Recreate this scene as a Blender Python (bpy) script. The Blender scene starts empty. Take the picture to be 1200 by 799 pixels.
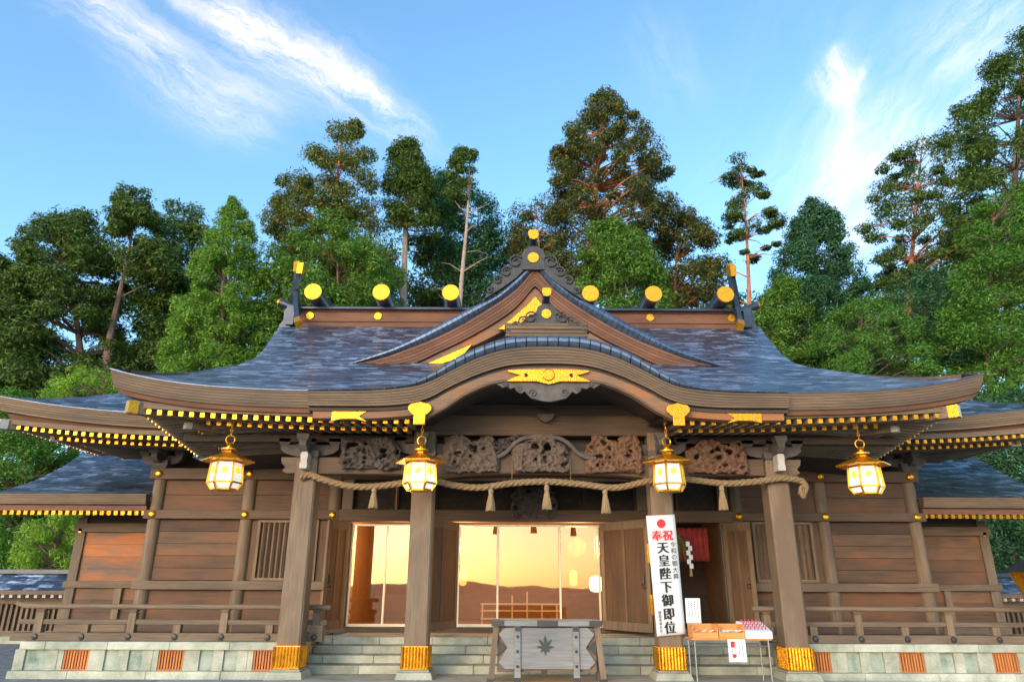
import bpy, math, random
import numpy as np
from mathutils import Vector, Matrix, noise
sc = bpy.context.scene
R = math.radians
rnd = random.Random(11)

# ------------------------------------------------------------------ camera
CAM = (-.698, -14.4, 1.71)
YAW, PIT, ROL, FPX = R(.332), R(19.05), R(-.215), 815.0
cy_, sy_, cp_, sp_, cr_, sr_ = math.cos(YAW), math.sin(YAW), math.cos(PIT), math.sin(PIT), math.cos(ROL), math.sin(ROL)
Xh = Vector((cy_, -sy_, 0)); Uh = Vector((-sy_*sp_, -cy_*sp_, cp_)); Fh = Vector((sy_*cp_, cy_*cp_, sp_))
right = Xh*cr_ - Uh*sr_; up = Xh*sr_ + Uh*cr_
cd = bpy.data.cameras.new('camera'); cam = bpy.data.objects.new('camera', cd); sc.collection.objects.link(cam)
cd.sensor_width = 36; cd.lens = 36*FPX/1200; cd.clip_start = .1; cd.clip_end = 20000
m3 = Matrix((right, up, -Fh)).transposed()
cam.matrix_world = Matrix.Translation(CAM) @ m3.to_4x4()
sc.camera = cam
def ray(px, py):
    return (right*((px-600)/FPX) + up*((399.5-py)/FPX) + Fh).normalized()
def at(px, py, Y):
    d = ray(px, py); return Vector(CAM) + d*((Y-CAM[1])/d.y)

# ------------------------------------------------------------------ world, sun, exposure
SUN_EL, SUN_AZ = R(15), R(208)          # azimuth clockwise from +Y: behind the camera, a little to the left
sdir = Vector((math.sin(SUN_AZ)*math.cos(SUN_EL), math.cos(SUN_AZ)*math.cos(SUN_EL), math.sin(SUN_EL)))
W = bpy.data.worlds.new('World'); sc.world = W; W.use_nodes = True
wn, wl = W.node_tree.nodes, W.node_tree.links
wn.clear()
def N(t, **k):
    n = wn.new(t)
    for a, b in k.items(): setattr(n, a, b)
    return n
def math_n(op, a, b=None, c=None, nodes=None, links=None):
    nodes = nodes or wn; links = links or wl
    n = nodes.new('ShaderNodeMath'); n.operation = op
    for i, x in enumerate((a, b, c)):
        if x is None: continue
        if isinstance(x, (int, float)): n.inputs[i].default_value = x
        else: links.new(x, n.inputs[i])
    return n.outputs[0]
def vdot(v, vec):
    n = N('ShaderNodeVectorMath', operation='DOT_PRODUCT'); wl.new(v, n.inputs[0]); n.inputs[1].default_value = vec
    return n.outputs['Value']
sky = N('ShaderNodeTexSky', sky_type='NISHITA', sun_disc=False, sun_elevation=SUN_EL, sun_rotation=SUN_AZ,
        altitude=700, air_density=1.0, dust_density=1.6, ozone_density=3.0)
tc = N('ShaderNodeTexCoord'); D = tc.outputs['Generated']
nz = N('ShaderNodeTexNoise'); nz.inputs['Scale'].default_value = 5; nz.inputs['Detail'].default_value = 7; nz.inputs['Roughness'].default_value = .62
wl.new(D, nz.inputs['Vector'])
nsub = N('ShaderNodeVectorMath', operation='SUBTRACT'); wl.new(nz.outputs['Color'], nsub.inputs[0]); nsub.inputs[1].default_value = (.5,.5,.5)
nscl = N('ShaderNodeVectorMath', operation='SCALE'); wl.new(nsub.outputs[0], nscl.inputs[0]); nscl.inputs['Scale'].default_value = .11
nadd = N('ShaderNodeVectorMath', operation='ADD'); wl.new(D, nadd.inputs[0]); wl.new(nscl.outputs[0], nadd.inputs[1])
DD = nadd.outputs[0]
def streak(a, b, width, amount, fs=26, stretch=.16):
    """A wisp of cirrus between two directions of the sky."""
    A, B = ray(*a), ray(*b); n = A.cross(B).normalized(); mid = (A+B).normalized(); t = n.cross(mid)
    half = math.acos(max(-1, min(1, A.dot(B))))/2
    dist = vdot(DD, n); al = vdot(DD, t); fr = vdot(D, mid)
    w = width/FPX
    g = math_n('POWER', math.e, math_n('MULTIPLY', math_n('POWER', math_n('DIVIDE', dist, w), 2), -1))
    e = math_n('POWER', math.e, math_n('MULTIPLY', math_n('POWER', math_n('ABSOLUTE', math_n('DIVIDE', al, half)), 4), -1))
    # fibres running along the wisp
    c = N('ShaderNodeCombineXYZ'); wl.new(math_n('MULTIPLY', al, stretch), c.inputs[0]); wl.new(dist, c.inputs[1])
    q = N('ShaderNodeTexNoise'); q.inputs['Scale'].default_value = fs; q.inputs['Detail'].default_value = 9; q.inputs['Roughness'].default_value = .72; q.inputs['Distortion'].default_value = .5
    wl.new(c.outputs[0], q.inputs['Vector'])
    mr = N('ShaderNodeMapRange'); mr.inputs['From Min'].default_value = .40; mr.inputs['From Max'].default_value = .62
    wl.new(q.outputs[0], mr.inputs['Value'])
    f = math_n('MULTIPLY_ADD', mr.outputs[0], .92, .08)
    frn = math_n('GREATER_THAN', fr, .2)
    return math_n('MULTIPLY', math_n('MULTIPLY', math_n('MULTIPLY', g, e), math_n('MULTIPLY', f, frn)), amount)
tot = None
for s in [((195,-40),(505,172),17,.95), ((250,10),(430,125),34,.5), ((40,-25),(215,65),24,.52), ((120,20),(330,150),36,.42), ((215,90),(320,170),18,.35),
          ((958,72),(985,130),15,1.0), ((1005,80),(975,135),9,.6), ((978,115),(992,240),15,.7), ((1062,120),(1000,205),30,.4), ((1010,160),(975,310),55,.28), ((1230,-50),(1080,90),40,.45),
          ((1140,120),(940,330),95,.20), ((1180,60),(1000,340),160,.16), ((740,20),(800,130),30,.12)]:
    o = streak(*s); tot = o if tot is None else math_n('ADD', tot, o)
tot = math_n('MINIMUM', math_n('MULTIPLY', tot, .74), .52)
hs = N('ShaderNodeHueSaturation'); hs.inputs['Saturation'].default_value = 1.03; hs.inputs['Hue'].default_value = .488; hs.inputs['Value'].default_value = 2.5
wl.new(sky.outputs[0], hs.inputs['Color'])
mixc = N('ShaderNodeMix', data_type='RGBA'); wl.new(tot, mixc.inputs['Factor']); wl.new(hs.outputs[0], mixc.inputs['A'])
CLOUD = mixc.inputs['B']; CLOUD.default_value = (9.8, 8.4, 7.9, 1)
bg = N('ShaderNodeBackground'); bg.inputs['Strength'].default_value = .12
wl.new(mixc.outputs['Result'], bg.inputs['Color'])
wo = N('ShaderNodeOutputWorld'); wl.new(bg.outputs[0], wo.inputs[0])
sl = bpy.data.lights.new('sun', 'SUN'); sl.energy = .62; sl.angle = R(24); sl.color = (1, .72, .48)
so = bpy.data.objects.new('sun', sl); sc.collection.objects.link(so)
so.rotation_euler = (-sdir).to_track_quat('-Z', 'Y').to_euler()
vs = sc.view_settings; vs.view_transform = 'Standard'; vs.look = 'None'; vs.gamma = 1; vs.use_curve_mapping = False; vs.exposure = .7
sc.cycles.use_denoising = True
sc.cycles.max_bounces = 7; sc.cycles.transparent_max_bounces = 12

# ------------------------------------------------------------------ materials
def new_mat(name):
    m = bpy.data.materials.new(name); m.use_nodes = True
    return m, m.node_tree.nodes, m.node_tree.links, m.node_tree.nodes['Principled BSDF']
def ramp(nodes, links, fac, stops):
    r = nodes.new('ShaderNodeValToRGB'); links.new(fac, r.inputs[0])
    el = r.color_ramp.elements
    el[0].position, el[0].color = stops[0][0], (*stops[0][1], 1)
    el[1].position, el[1].color = stops[-1][0], (*stops[-1][1], 1)
    for p, c in stops[1:-1]:
        e = el.new(p); e.color = (*c, 1)
    return r.outputs[0]
def noise_tex(nodes, links, scale3, scale=1, detail=5, rough=.6):
    t = nodes.new('ShaderNodeTexCoord'); mp = nodes.new('ShaderNodeMapping'); mp.inputs['Scale'].default_value = scale3
    links.new(t.outputs['Object'], mp.inputs[0])
    n = nodes.new('ShaderNodeTexNoise'); n.inputs['Scale'].default_value = scale; n.inputs['Detail'].default_value = detail; n.inputs['Roughness'].default_value = rough
    links.new(mp.outputs[0], n.inputs['Vector'])
    return n.outputs[0]
def mul_col(nodes, links, col, fac):
    n = nodes.new('ShaderNodeMix'); n.data_type = 'RGBA'; n.blend_type = 'MULTIPLY'; n.inputs['Factor'].default_value = 1
    links.new(col, n.inputs['A']); links.new(fac, n.inputs['B']); return n.outputs['Result']
def island_val(nodes, links, lo, hi):
    g = nodes.new('ShaderNodeNewGeometry'); mr = nodes.new('ShaderNodeMapRange')
    mr.inputs['To Min'].default_value = lo; mr.inputs['To Max'].default_value = hi
    links.new(g.outputs['Random Per Island'], mr.inputs['Value']); return mr.outputs[0]
def bump(nodes, links, h, strength, dist, bsdf):
    b = nodes.new('ShaderNodeBump'); b.inputs['Strength'].default_value = strength; b.inputs['Distance'].default_value = dist
    links.new(h, b.inputs['Height']); links.new(b.outputs[0], bsdf.inputs['Normal'])
def wood(name, dark, light, axis, isl=(.75, 1.2), rough=.75, blotch=None):
    m, n, l, b = new_mat(name)
    st = {'x': (.5, 9, 14), 'y': (9, .5, 14), 'z': (14, 14, .5)}[axis]
    g = noise_tex(n, l, st, 3.2, 8, .6)
    c = ramp(n, l, g, [(.22, dark), (.5, tuple(.42*a+.58*b_ for a, b_ in zip(dark, light))), (.8, light)])
    big = noise_tex(n, l, {'x': (.35, 1, 1), 'y': (1, .35, 1), 'z': (1, 1, .35)}[axis], 1.7, 4, .6)
    if blotch:
        mx = n.new('ShaderNodeMix'); mx.data_type = 'RGBA'
        f = ramp(n, l, big, [(.45, (0,0,0)), (.62, (1,1,1))])
        l.new(f, mx.inputs['Factor']); l.new(c, mx.inputs['A']); mx.inputs['B'].default_value = (*blotch, 1); c = mx.outputs['Result']
    c = mul_col(n, l, c, ramp(n, l, big, [(.3, (.72,.72,.74)), (.7, (1.2,1.16,1.1))]))
    c = mul_col(n, l, c, island_val(n, l, *isl))
    l.new(c, b.inputs['Base Color']); b.inputs['Roughness'].default_value = rough
    bump(n, l, g, .35, .012, b)
    return m
def plain(name, col, rough=.6, metal=0, var=.12, scale=6, bmp=.1):
    m, n, l, b = new_mat(name)
    g = noise_tex(n, l, (1,1,1), scale, 5, .6)
    c = ramp(n, l, g, [(.3, tuple(x*(1-var) for x in col)), (.7, tuple(min(1, x*(1+var)) for x in col))])
    l.new(c, b.inputs['Base Color']); b.inputs['Roughness'].default_value = rough; b.inputs['Metallic'].default_value = metal
    if bmp: bump(n, l, g, bmp, .02, b)
    return m
def emitter(name, col, strength):
    m, n, l, b = new_mat(name)
    b.inputs['Base Color'].default_value = (*col, 1); b.inputs['Emission Color'].default_value = (*col, 1); b.inputs['Emission Strength'].default_value = strength
    return m
def roof_mat():
    m, n, l, b = new_mat('copper_shingles')
    t = n.new('ShaderNodeUVMap'); s = n.new('ShaderNodeSeparateXYZ'); l.new(t.outputs[0], s.inputs[0])
    M = lambda op, a, b_=None: math_n(op, a, b_, nodes=n, links=l)
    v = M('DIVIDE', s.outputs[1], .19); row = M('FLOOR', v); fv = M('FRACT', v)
    off = M('FRACT', M('MULTIPLY', M('SINE', M('MULTIPLY', row, 12.9898)), 43758.5))
    u = M('ADD', M('DIVIDE', s.outputs[0], .42), off); colm = M('FLOOR', u); fu = M('FRACT', u)
    cb = n.new('ShaderNodeCombineXYZ'); l.new(row, cb.inputs[0]); l.new(colm, cb.inputs[1])
    wnz = n.new('ShaderNodeTexWhiteNoise'); wnz.noise_dimensions = '2D'; l.new(cb.outputs[0], wnz.inputs['Vector'])
    rv = wnz.outputs['Value']
    tl = n.new('ShaderNodeTexNoise'); tl.inputs['Scale'].default_value = .9; tl.inputs['Detail'].default_value = 4
    l.new(t.outputs[0], tl.inputs['Vector'])
    mp = n.new('ShaderNodeMapping'); mp.inputs['Scale'].default_value = (2.8, 10, 1); l.new(t.outputs[0], mp.inputs[0])
    stn = n.new('ShaderNodeTexNoise'); stn.inputs['Scale'].default_value = 1.0; stn.inputs['Detail'].default_value = 5; stn.inputs['Roughness'].default_value = .7; l.new(mp.outputs[0], stn.inputs['Vector'])
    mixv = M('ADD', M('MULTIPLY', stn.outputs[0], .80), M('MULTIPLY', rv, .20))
    c = ramp(n, l, mixv, [(.36, (.032,.043,.066)), (.48, (.066,.086,.125)), (.55, (.15,.185,.245)), (.66, (.46,.52,.61))])  # pale end paints bright highlight streaks into the copper colour
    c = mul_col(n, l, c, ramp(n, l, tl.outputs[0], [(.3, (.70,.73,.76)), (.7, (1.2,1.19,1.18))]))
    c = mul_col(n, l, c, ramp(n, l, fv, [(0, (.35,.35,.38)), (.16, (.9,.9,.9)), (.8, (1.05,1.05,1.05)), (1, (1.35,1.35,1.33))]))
    l.new(c, b.inputs['Base Color'])
    b.inputs['Metallic'].default_value = .3
    rr = n.new('ShaderNodeMapRange'); rr.inputs['To Min'].default_value = .26; rr.inputs['To Max'].default_value = .42
    l.new(rv, rr.inputs['Value']); l.new(rr.outputs[0], b.inputs['Roughness'])
    # each course overlaps the one below; every sheet is tilted and dented a little differently
    wob = n.new('ShaderNodeTexNoise'); wob.inputs['Scale'].default_value = 5; wob.inputs['Detail'].default_value = 2; l.new(t.outputs[0], wob.inputs['Vector'])
    saw = M('MULTIPLY', M('SUBTRACT', 1, fv), M('MULTIPLY_ADD', rv, .05, .015) if False else M('ADD', M('MULTIPLY', rv, .05), .015))
    tilt = M('MULTIPLY', M('MULTIPLY', M('SUBTRACT', rv, .5), fu), .12)
    dent = M('MULTIPLY', wob.outputs[0], .05)
    h = M('ADD', M('ADD', saw, tilt), dent)
    bp = n.new('ShaderNodeBump'); bp.inputs['Strength'].default_value = .8; bp.inputs['Distance'].default_value = 1.0
    l.new(h, bp.inputs['Height']); l.new(bp.outputs[0], b.inputs['Normal'])
    return m
def gold_mat(name, engraved=False):
    m, n, l, b = new_mat(name)
    g = noise_tex(n, l, (1,1,1), 48 if engraved else 9, 3, .5)
    l.new(ramp(n, l, g, [(.22, (.45,.165,.008)), (.42, (.74,.31,.014)), (.75, (.90,.43,.03))]), b.inputs['Base Color'])
    b.inputs['Metallic'].default_value = .75; b.inputs['Roughness'].default_value = .27
    bump(n, l, g, .45 if engraved else .15, .02, b)
    return m
def leaf_mat(name, c1, c2, c3=None, rough=.6):
    m, n, l, b = new_mat(name)
    g = n.new('ShaderNodeNewGeometry')
    st = [(0, c1), (.75, c2), (1, c3 or c2)]
    c = ramp(n, l, g.outputs['Random Per Island'], st)
    l.new(c, b.inputs['Base Color']); b.inputs['Roughness'].default_value = rough; b.inputs['Specular IOR Level'].default_value = .25
    tr = n.new('ShaderNodeBsdfTranslucent'); l.new(c, tr.inputs['Color'])
    mx = n.new('ShaderNodeMixShader'); mx.inputs[0].default_value = .3
    l.new(b.outputs[0], mx.inputs[1]); l.new(tr.outputs[0], mx.inputs[2]); l.new(mx.outputs[0], n['Material Output'].inputs[0])
    return m
def glass_mat():
    m, n, l, b = new_mat('reflective_glass')
    gl = n.new('ShaderNodeBsdfGlossy'); gl.inputs['Roughness'].default_value = .015; gl.inputs['Color'].default_value = (1,.66,.42,1)
    tp = n.new('ShaderNodeBsdfTransparent'); tp.inputs['Color'].default_value = (.85,.80,.72,1)
    mx = n.new('ShaderNodeMixShader'); mx.inputs[0].default_value = .19
    w = noise_tex(n, l, (1,1,1), 1.2, 2, .5)
    bp = n.new('ShaderNodeBump'); bp.inputs['Strength'].default_value = .04; bp.inputs['Distance'].default_value = .02; l.new(w, bp.inputs['Height']); l.new(bp.outputs[0], gl.inputs['Normal'])
    l.new(tp.outputs[0], mx.inputs[1]); l.new(gl.outputs[0], mx.inputs[2]); l.new(mx.outputs[0], n['Material Output'].inputs[0])
    return m
def stone(name, c1, c2, c3, sc_=2.0, rough=.8):
    m, n, l, b = new_mat(name)
    g = noise_tex(n, l, (1,1,1), sc_, 7, .65); f = noise_tex(n, l, (1,1,1), 40, 3, .6)
    c = ramp(n, l, g, [(.32, c1), (.5, c2), (.68, c3)])
    c = mul_col(n, l, c, island_val(n, l, .78, 1.18))
    c = mul_col(n, l, c, ramp(n, l, f, [(.3, (.85,.85,.85)), (.7, (1.1,1.1,1.1))]))
    l.new(c, b.inputs['Base Color']); b.inputs['Roughness'].default_value = rough
    bump(n, l, f, .25, .01, b)
    return m
GREY_D, GREY_L = (0.091,0.058,0.033), (0.273,0.186,0.109)
M = {
 'pillar': wood('weathered_pillar_wood', (0.127,0.082,0.046), (0.329,0.226,0.132), 'z', blotch=(0.150,0.094,0.052)),
 'grey_z': wood('grey_wood_upright', GREY_D, GREY_L, 'z'),
 'grey_x': wood('grey_wood_level', GREY_D, GREY_L, 'x'),
 'grey_y': wood('grey_wood_deep', GREY_D, GREY_L, 'y'),
 'brown_x': wood('brown_wall_boards', (0.055,0.027,0.013), (0.182,0.099,0.049), 'x', (.45, 1.35), blotch=(0.169,0.070,0.027)),
 'brown_z': wood('brown_upright_boards', (0.060,0.030,0.014), (0.182,0.097,0.044), 'z'),
 'beam_x': wood('brown_beam', (0.069,0.039,0.021), (0.192,0.115,0.062), 'x'),
 'red_x': wood('orange_red_boards', (.26,.075,.02), (.55,.20,.06), 'x', (.6, 1.3), blotch=(.16,.10,.065)),  # boards coloured orange-red with brown blotches
 'fascia': wood('layered_eave_board', (0.095,0.059,0.032), (0.214,0.137,0.074), 'x', (.8, 1.2)),
 'fascia_y': wood('layered_eave_board_side', (0.106,0.061,0.033), (0.249,0.152,0.085), 'y', (.8, 1.2)),
 'barge': wood('reddish_bargeboard', (0.109,0.044,0.021), (0.237,0.103,0.050), 'x', (.85, 1.15)),
 'arch': wood('pale_bargeboard', (0.127,0.067,0.035), (0.329,0.190,0.101), 'x', (.85, 1.15), blotch=(0.310,0.119,0.038)),
 'rafter': wood('rafter_wood', (0.170,0.118,0.073), (0.382,0.270,0.170), 'y', (.8, 1.2)),
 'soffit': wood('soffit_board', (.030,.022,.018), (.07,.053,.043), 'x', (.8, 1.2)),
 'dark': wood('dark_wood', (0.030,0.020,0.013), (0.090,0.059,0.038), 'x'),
 'carve': plain('carved_wood', (.135,.090,.060), .8, 0, .35, 9, .4),
 'carve_red': plain('carved_red_wood', (.165,.080,.040), .8, 0, .35, 9, .4),
 'carve_dark': plain('carved_dark_wood', (.085,.062,.048), .8, 0, .35, 9, .4),
 'bracket': plain('bracket_wood', (.115,.092,.075), .8, 0, .3, 6, .3),
 'nose': plain('pale_beam_end', (.52,.46,.38), .7, 0, .12, 8, .15),
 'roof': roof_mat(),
 'roll': plain('blue_copper_roll', (.085,.115,.165), .3, .45, .3, 5, .25),
 'slate': plain('dark_copper', (.050,.060,.078), .38, .4, .25, 5, .2),
 'oni': plain('grey_carved_copper', (.058,.054,.048), .55, .2, .3, 7, .4),
 'gold': gold_mat('gold_leaf'), 'gold_eng': gold_mat('engraved_gold', True),
 'glass': glass_mat(),
 'frame': plain('pale_brass_frame', (.72,.62,.42), .35, .3, .05),
 'paper': emitter('lit_lantern_panel', (1.0,.95,.86), .34),
 'crest': emitter('backlit_gold_crest', (1.0,.62,.05), .5),
 'ink': plain('black_ink', (.012,.011,.011), .6, 0, 0, 4, 0),
 'red_ink': plain('red_ink', (.72,.02,.02), .6, 0, 0, 4, 0),
 'banner': plain('white_banner_cloth', (.66,.65,.61), .8, 0, .03, 3, .1),
 'rope': plain('straw_rope', (.27,.17,.075), .9, 0, .3, 25, .5),
 'tassel': plain('straw_tassel', (.32,.21,.10), .9, 0, .3, 30, .5),
 'stone': stone('pale_green_granite', (.29,.295,.20), (.45,.445,.32), (.60,.575,.43)),
 'stone_panel': stone('mossy_granite_panel', (.13,.20,.14), (.36,.40,.30), (.52,.53,.41), 2.6),
 'step': stone('step_granite', (.25,.245,.17), (.39,.375,.265), (.50,.475,.35)),
 'paving': stone('pale_paving', (.36,.35,.29), (.46,.45,.38), (.55,.53,.46), 1.0),
 'gravel': stone('gravel', (.12,.12,.11), (.24,.23,.21), (.36,.35,.32), 8),
 'vent': wood('orange_vent_wood', (.42,.12,.025), (.66,.25,.07), 'z', (.85, 1.15)),
 'box': wood('silver_grey_board', (.175,.163,.142), (.34,.322,.288), 'x', (.9, 1.1)),
 'iron': plain('dark_bronze', (.055,.050,.042), .45, .4, .2),
 'leafcut': plain('dark_green_bronze', (.045,.055,.040), .55, .3, .2),
 'crate': wood('orange_box_wood', (.62,.22,.05), (.85,.36,.10), 'x', (.9, 1.1)),
 'white': plain('white_card', (.80,.79,.75), .7, 0, .03),
 'red': plain('red_cord', (.62,.05,.06), .6, 0, .1),
 'curtain': plain('red_curtain', (.30,.030,.02), .8, 0, .3, 5),
 'table': plain('grey_metal_tube', (.25,.24,.22), .4, .5, .1),
 'interior': plain('interior_wood', (.20,.105,.05), .7, 0, .2),
 'lamp': emitter('warm_lamp', (1.0,.42,.08), 2.0),
 'white_lamp': emitter('white_lamp', (1.0,.80,.45), 4.0),
 'bark': plain('cedar_bark', (.21,.125,.085), .9, 0, .35, 3, .5),
 'bark_suntint': plain('sun_tinted_red_bark', (.46,.165,.070), .9, 0, .4, 2.5, .5),  # red bark, saturated further to paint the low sun's glow into it
 'bark_pale': plain('pale_bare_bark', (.42,.30,.22), .9, 0, .3, 3, .5),
 'hill': plain('forest_floor', (.035,.055,.022), .95, 0, .4, 1.2, .5),
 'far': plain('haze_tinted_forest', (.44,.31,.26), .95, 0, .3, .01, 0),  # pale warm colour has the distance haze painted in
 'l_dark': leaf_mat('dark_needles', (.056,.105,.021), (.135,.215,.036), (.22,.285,.05)),
 'l_mid': leaf_mat('green_needles', (0.068,0.166,0.026), (0.180,0.331,0.044), (0.300,0.442,0.066)),
 'l_bright': leaf_mat('bright_needles', (0.105,0.228,0.026), (0.247,0.428,0.050), (0.390,0.552,0.077)),
 'l_suntint': leaf_mat('sun_tinted_needles', (.055,.090,.024), (.150,.195,.045), (.40,.20,.05)),  # orange end of the ramp paints low sunlight into the foliage
 'l_olive': leaf_mat('olive_needles', (0.068,0.124,0.029), (0.188,0.248,0.046), (0.510,0.262,0.055)),
 'l_blue': leaf_mat('bluish_needles', (0.033,0.103,0.044), (0.083,0.207,0.077), (0.135,0.290,0.099)),
 'l_maple': leaf_mat('yellow_green_leaves', (0.150,0.304,0.026), (0.345,0.552,0.055), (0.540,0.600,0.088)),
 'l_broad': leaf_mat('green_broad_leaves', (.055,.165,.022), (.150,.315,.040), (.25,.42,.065)),
}

# ------------------------------------------------------------------ mesh helpers
def link(o): sc.collection.objects.link(o)
def tag(o, label=None, cat=None, group=None, kind=None):
    for k, v in (('label', label), ('category', cat), ('group', group), ('kind', kind)):
        if v: o[k] = v
    return o
def empty(name, loc, label=None, cat=None, group=None):
    o = bpy.data.objects.new(name, None); link(o); o.location = loc; o.empty_display_size = .3
    return tag(o, label, cat, group)
def wloc(o):
    v = Vector((0,0,0))
    while o is not None: v = v + o.location; o = o.parent
    return v
class MB:
    def __init__(s): s.v = []; s.f = []; s.uv = {}
    def add(s, vs, fs):
        b = len(s.v); s.v += [tuple(v) for v in vs]; s.f += [tuple(i+b for i in f) for f in fs]; return s
    def box(s, x0, x1, y0, y1, z0, z1):
        return s.add([(x0,y0,z0),(x1,y0,z0),(x1,y1,z0),(x0,y1,z0),(x0,y0,z1),(x1,y0,z1),(x1,y1,z1),(x0,y1,z1)],
                     [(0,3,2,1),(4,5,6,7),(0,1,5,4),(1,2,6,5),(2,3,7,6),(3,0,4,7)])
    def bar(s, p, q, w, h, upv=(0,0,1), w2=None, h2=None):
        p, q = Vector(p), Vector(q); d = (q-p).normalized(); u = Vector(upv)
        if abs(d.dot(u)) > .98: u = Vector((0,1,0))
        sx = d.cross(u).normalized(); su = sx.cross(d)
        w2 = w if w2 is None else w2; h2 = h if h2 is None else h2
        vs = []
        for c, ww, hh in ((p, w, h), (q, w2, h2)):
            vs += [c-sx*ww/2-su*hh/2, c+sx*ww/2-su*hh/2, c+sx*ww/2+su*hh/2, c-sx*ww/2+su*hh/2]
        return s.add(vs, [(0,1,2,3),(7,6,5,4),(0,4,5,1),(1,5,6,2),(2,6,7,3),(3,7,4,0)])
    def cyl(s, p, q, r0, r1=None, n=16):
        r1 = r0 if r1 is None else r1
        p, q = Vector(p), Vector(q); d = (q-p).normalized(); a = d.orthogonal().normalized(); b = d.cross(a)
        vs = []
        for c, r in ((p, r0), (q, r1)):
            vs += [c + (a*math.cos(2*math.pi*i/n) + b*math.sin(2*math.pi*i/n))*r for i in range(n)]
        return s.add(vs, [(i, (i+1) % n, n+(i+1) % n, n+i) for i in range(n)] + [tuple(range(n-1,-1,-1)), tuple(range(n, 2*n))])
    def tube(s, pts, r, n=8):
        pts = [Vector(p) for p in pts]; rs = r if isinstance(r, (list, tuple)) else [r]*len(pts)
        vs = []; a = None
        for i, p in enumerate(pts):
            d = (pts[min(i+1, len(pts)-1)] - pts[max(i-1, 0)]).normalized()
            a = d.orthogonal().normalized() if a is None else (a - d*a.dot(d)).normalized()
            b = d.cross(a)
            vs += [p + (a*math.cos(2*math.pi*j/n) + b*math.sin(2*math.pi*j/n))*rs[i] for j in range(n)]
        fs = [(i*n+j, i*n+(j+1) % n, (i+1)*n+(j+1) % n, (i+1)*n+j) for i in range(len(pts)-1) for j in range(n)]
        return s.add(vs, fs + [tuple(range(n-1,-1,-1)), tuple((len(pts)-1)*n+j for j in range(n))])
    def prism(s, poly, y0, y1, T=None):
        """polygon in (x,z), counter-clockwise seen from -Y, from y0 (front) to y1."""
        n = len(poly); vs = [(x,y0,z) for x, z in poly] + [(x,y1,z) for x, z in poly]
        if T: vs = [T(Vector(v)) for v in vs]
        return s.add(vs, [tuple(range(n)), tuple(range(2*n-1, n-1, -1))] + [(i, n+i, n+(i+1) % n, (i+1) % n) for i in range(n)])
    def band(s, A, B, y0, y1):
        """between an upper and a lower polyline in (x,z) of equal length, left to right."""
        n = len(A); vs = []
        for y in (y0, y1): vs += [(x,y,z) for x, z in A] + [(x,y,z) for x, z in B]
        fs = []
        for i in range(n-1):
            a, b, c, d = i, i+1, n+i, n+i+1
            e = 2*n
            fs += [(c,d,b,a), (e+a,e+b,e+d,e+c), (a,b,e+b,e+a), (d,c,e+c,e+d)]
        fs += [(0,2*n,3*n,n), (n-1,2*n-1,4*n-1,3*n-1)]
        return s.add(vs, fs)
    def lathe(s, prof, c, n=16):
        c = Vector(c); vs = []
        for r, z in prof: vs += [c + Vector((r*math.cos(2*math.pi*j/n), r*math.sin(2*math.pi*j/n), z)) for j in range(n)]
        k = len(prof)
        fs = [(i*n+j, i*n+(j+1) % n, (i+1)*n+(j+1) % n, (i+1)*n+j) for i in range(k-1) for j in range(n)]
        return s.add(vs, fs + [tuple(range(n-1,-1,-1)), tuple((k-1)*n+j for j in range(n))])
    def grid(s, P, UV=None, flip=False):
        m, n = len(P), len(P[0]); b = len(s.v)
        s.v += [tuple(p) for row in P for p in row]
        for i in range(m-1):
            for j in range(n-1):
                f = (b+i*n+j, b+i*n+j+1, b+(i+1)*n+j+1, b+(i+1)*n+j)
                s.f.append(f[::-1] if flip else f)
        if UV is not None:
            for i in range(m):
                for j in range(n): s.uv[b+i*n+j] = UV[i][j]
        return s
    def sweep(s, path, nrm, sec):
        """closed section of (outward, z) points along a 3-D path with outward plan vectors."""
        k = len(sec); vs = []
        for p, o in zip(path, nrm):
            vs += [(p[0]+o[0]*a, p[1]+o[1]*a, p[2]+z) for a, z in sec]
        m = len(path)
        fs = [(i*k+j, i*k+(j+1) % k, (i+1)*k+(j+1) % k, (i+1)*k+j) for i in range(m-1) for j in range(k)]
        return s.add(vs, fs + [tuple(range(k-1,-1,-1)), tuple((m-1)*k+j for j in range(k))])
    def build(s, name, mat, parent=None, origin=None, smooth=False, bevel=0):
        me = bpy.data.meshes.new(name)
        base = wloc(parent) if parent else Vector(origin or (0,0,0))
        vs = [tuple(Vector(v)-base) for v in s.v]
        me.from_pydata(vs, [], s.f); me.materials.append(M[mat] if isinstance(mat, str) else mat)
        if s.uv:
            uvl = me.uv_layers.new(name='UVMap')
            for lp in me.loops: uvl.data[lp.index].uv = s.uv.get(lp.vertex_index, (0,0))
        if smooth: me.polygons.foreach_set('use_smooth', [True]*len(me.polygons))
        me.update()
        o = bpy.data.objects.new(name, me); link(o)
        if parent: o.parent = parent
        else: o.location = base
        if bevel:
            md = o.modifiers.new('bevel', 'BEVEL'); md.width = bevel; md.segments = 2; md.limit_method = 'ANGLE'
        return o
def copy_tree(o, parent=None):
    c = o.copy(); link(c); c.parent = parent
    for ch in list(o.children): copy_tree(ch, c)
    return c
def interp(x, pts): return float(np.interp(x, [p[0] for p in pts], [p[1] for p in pts]))
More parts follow.
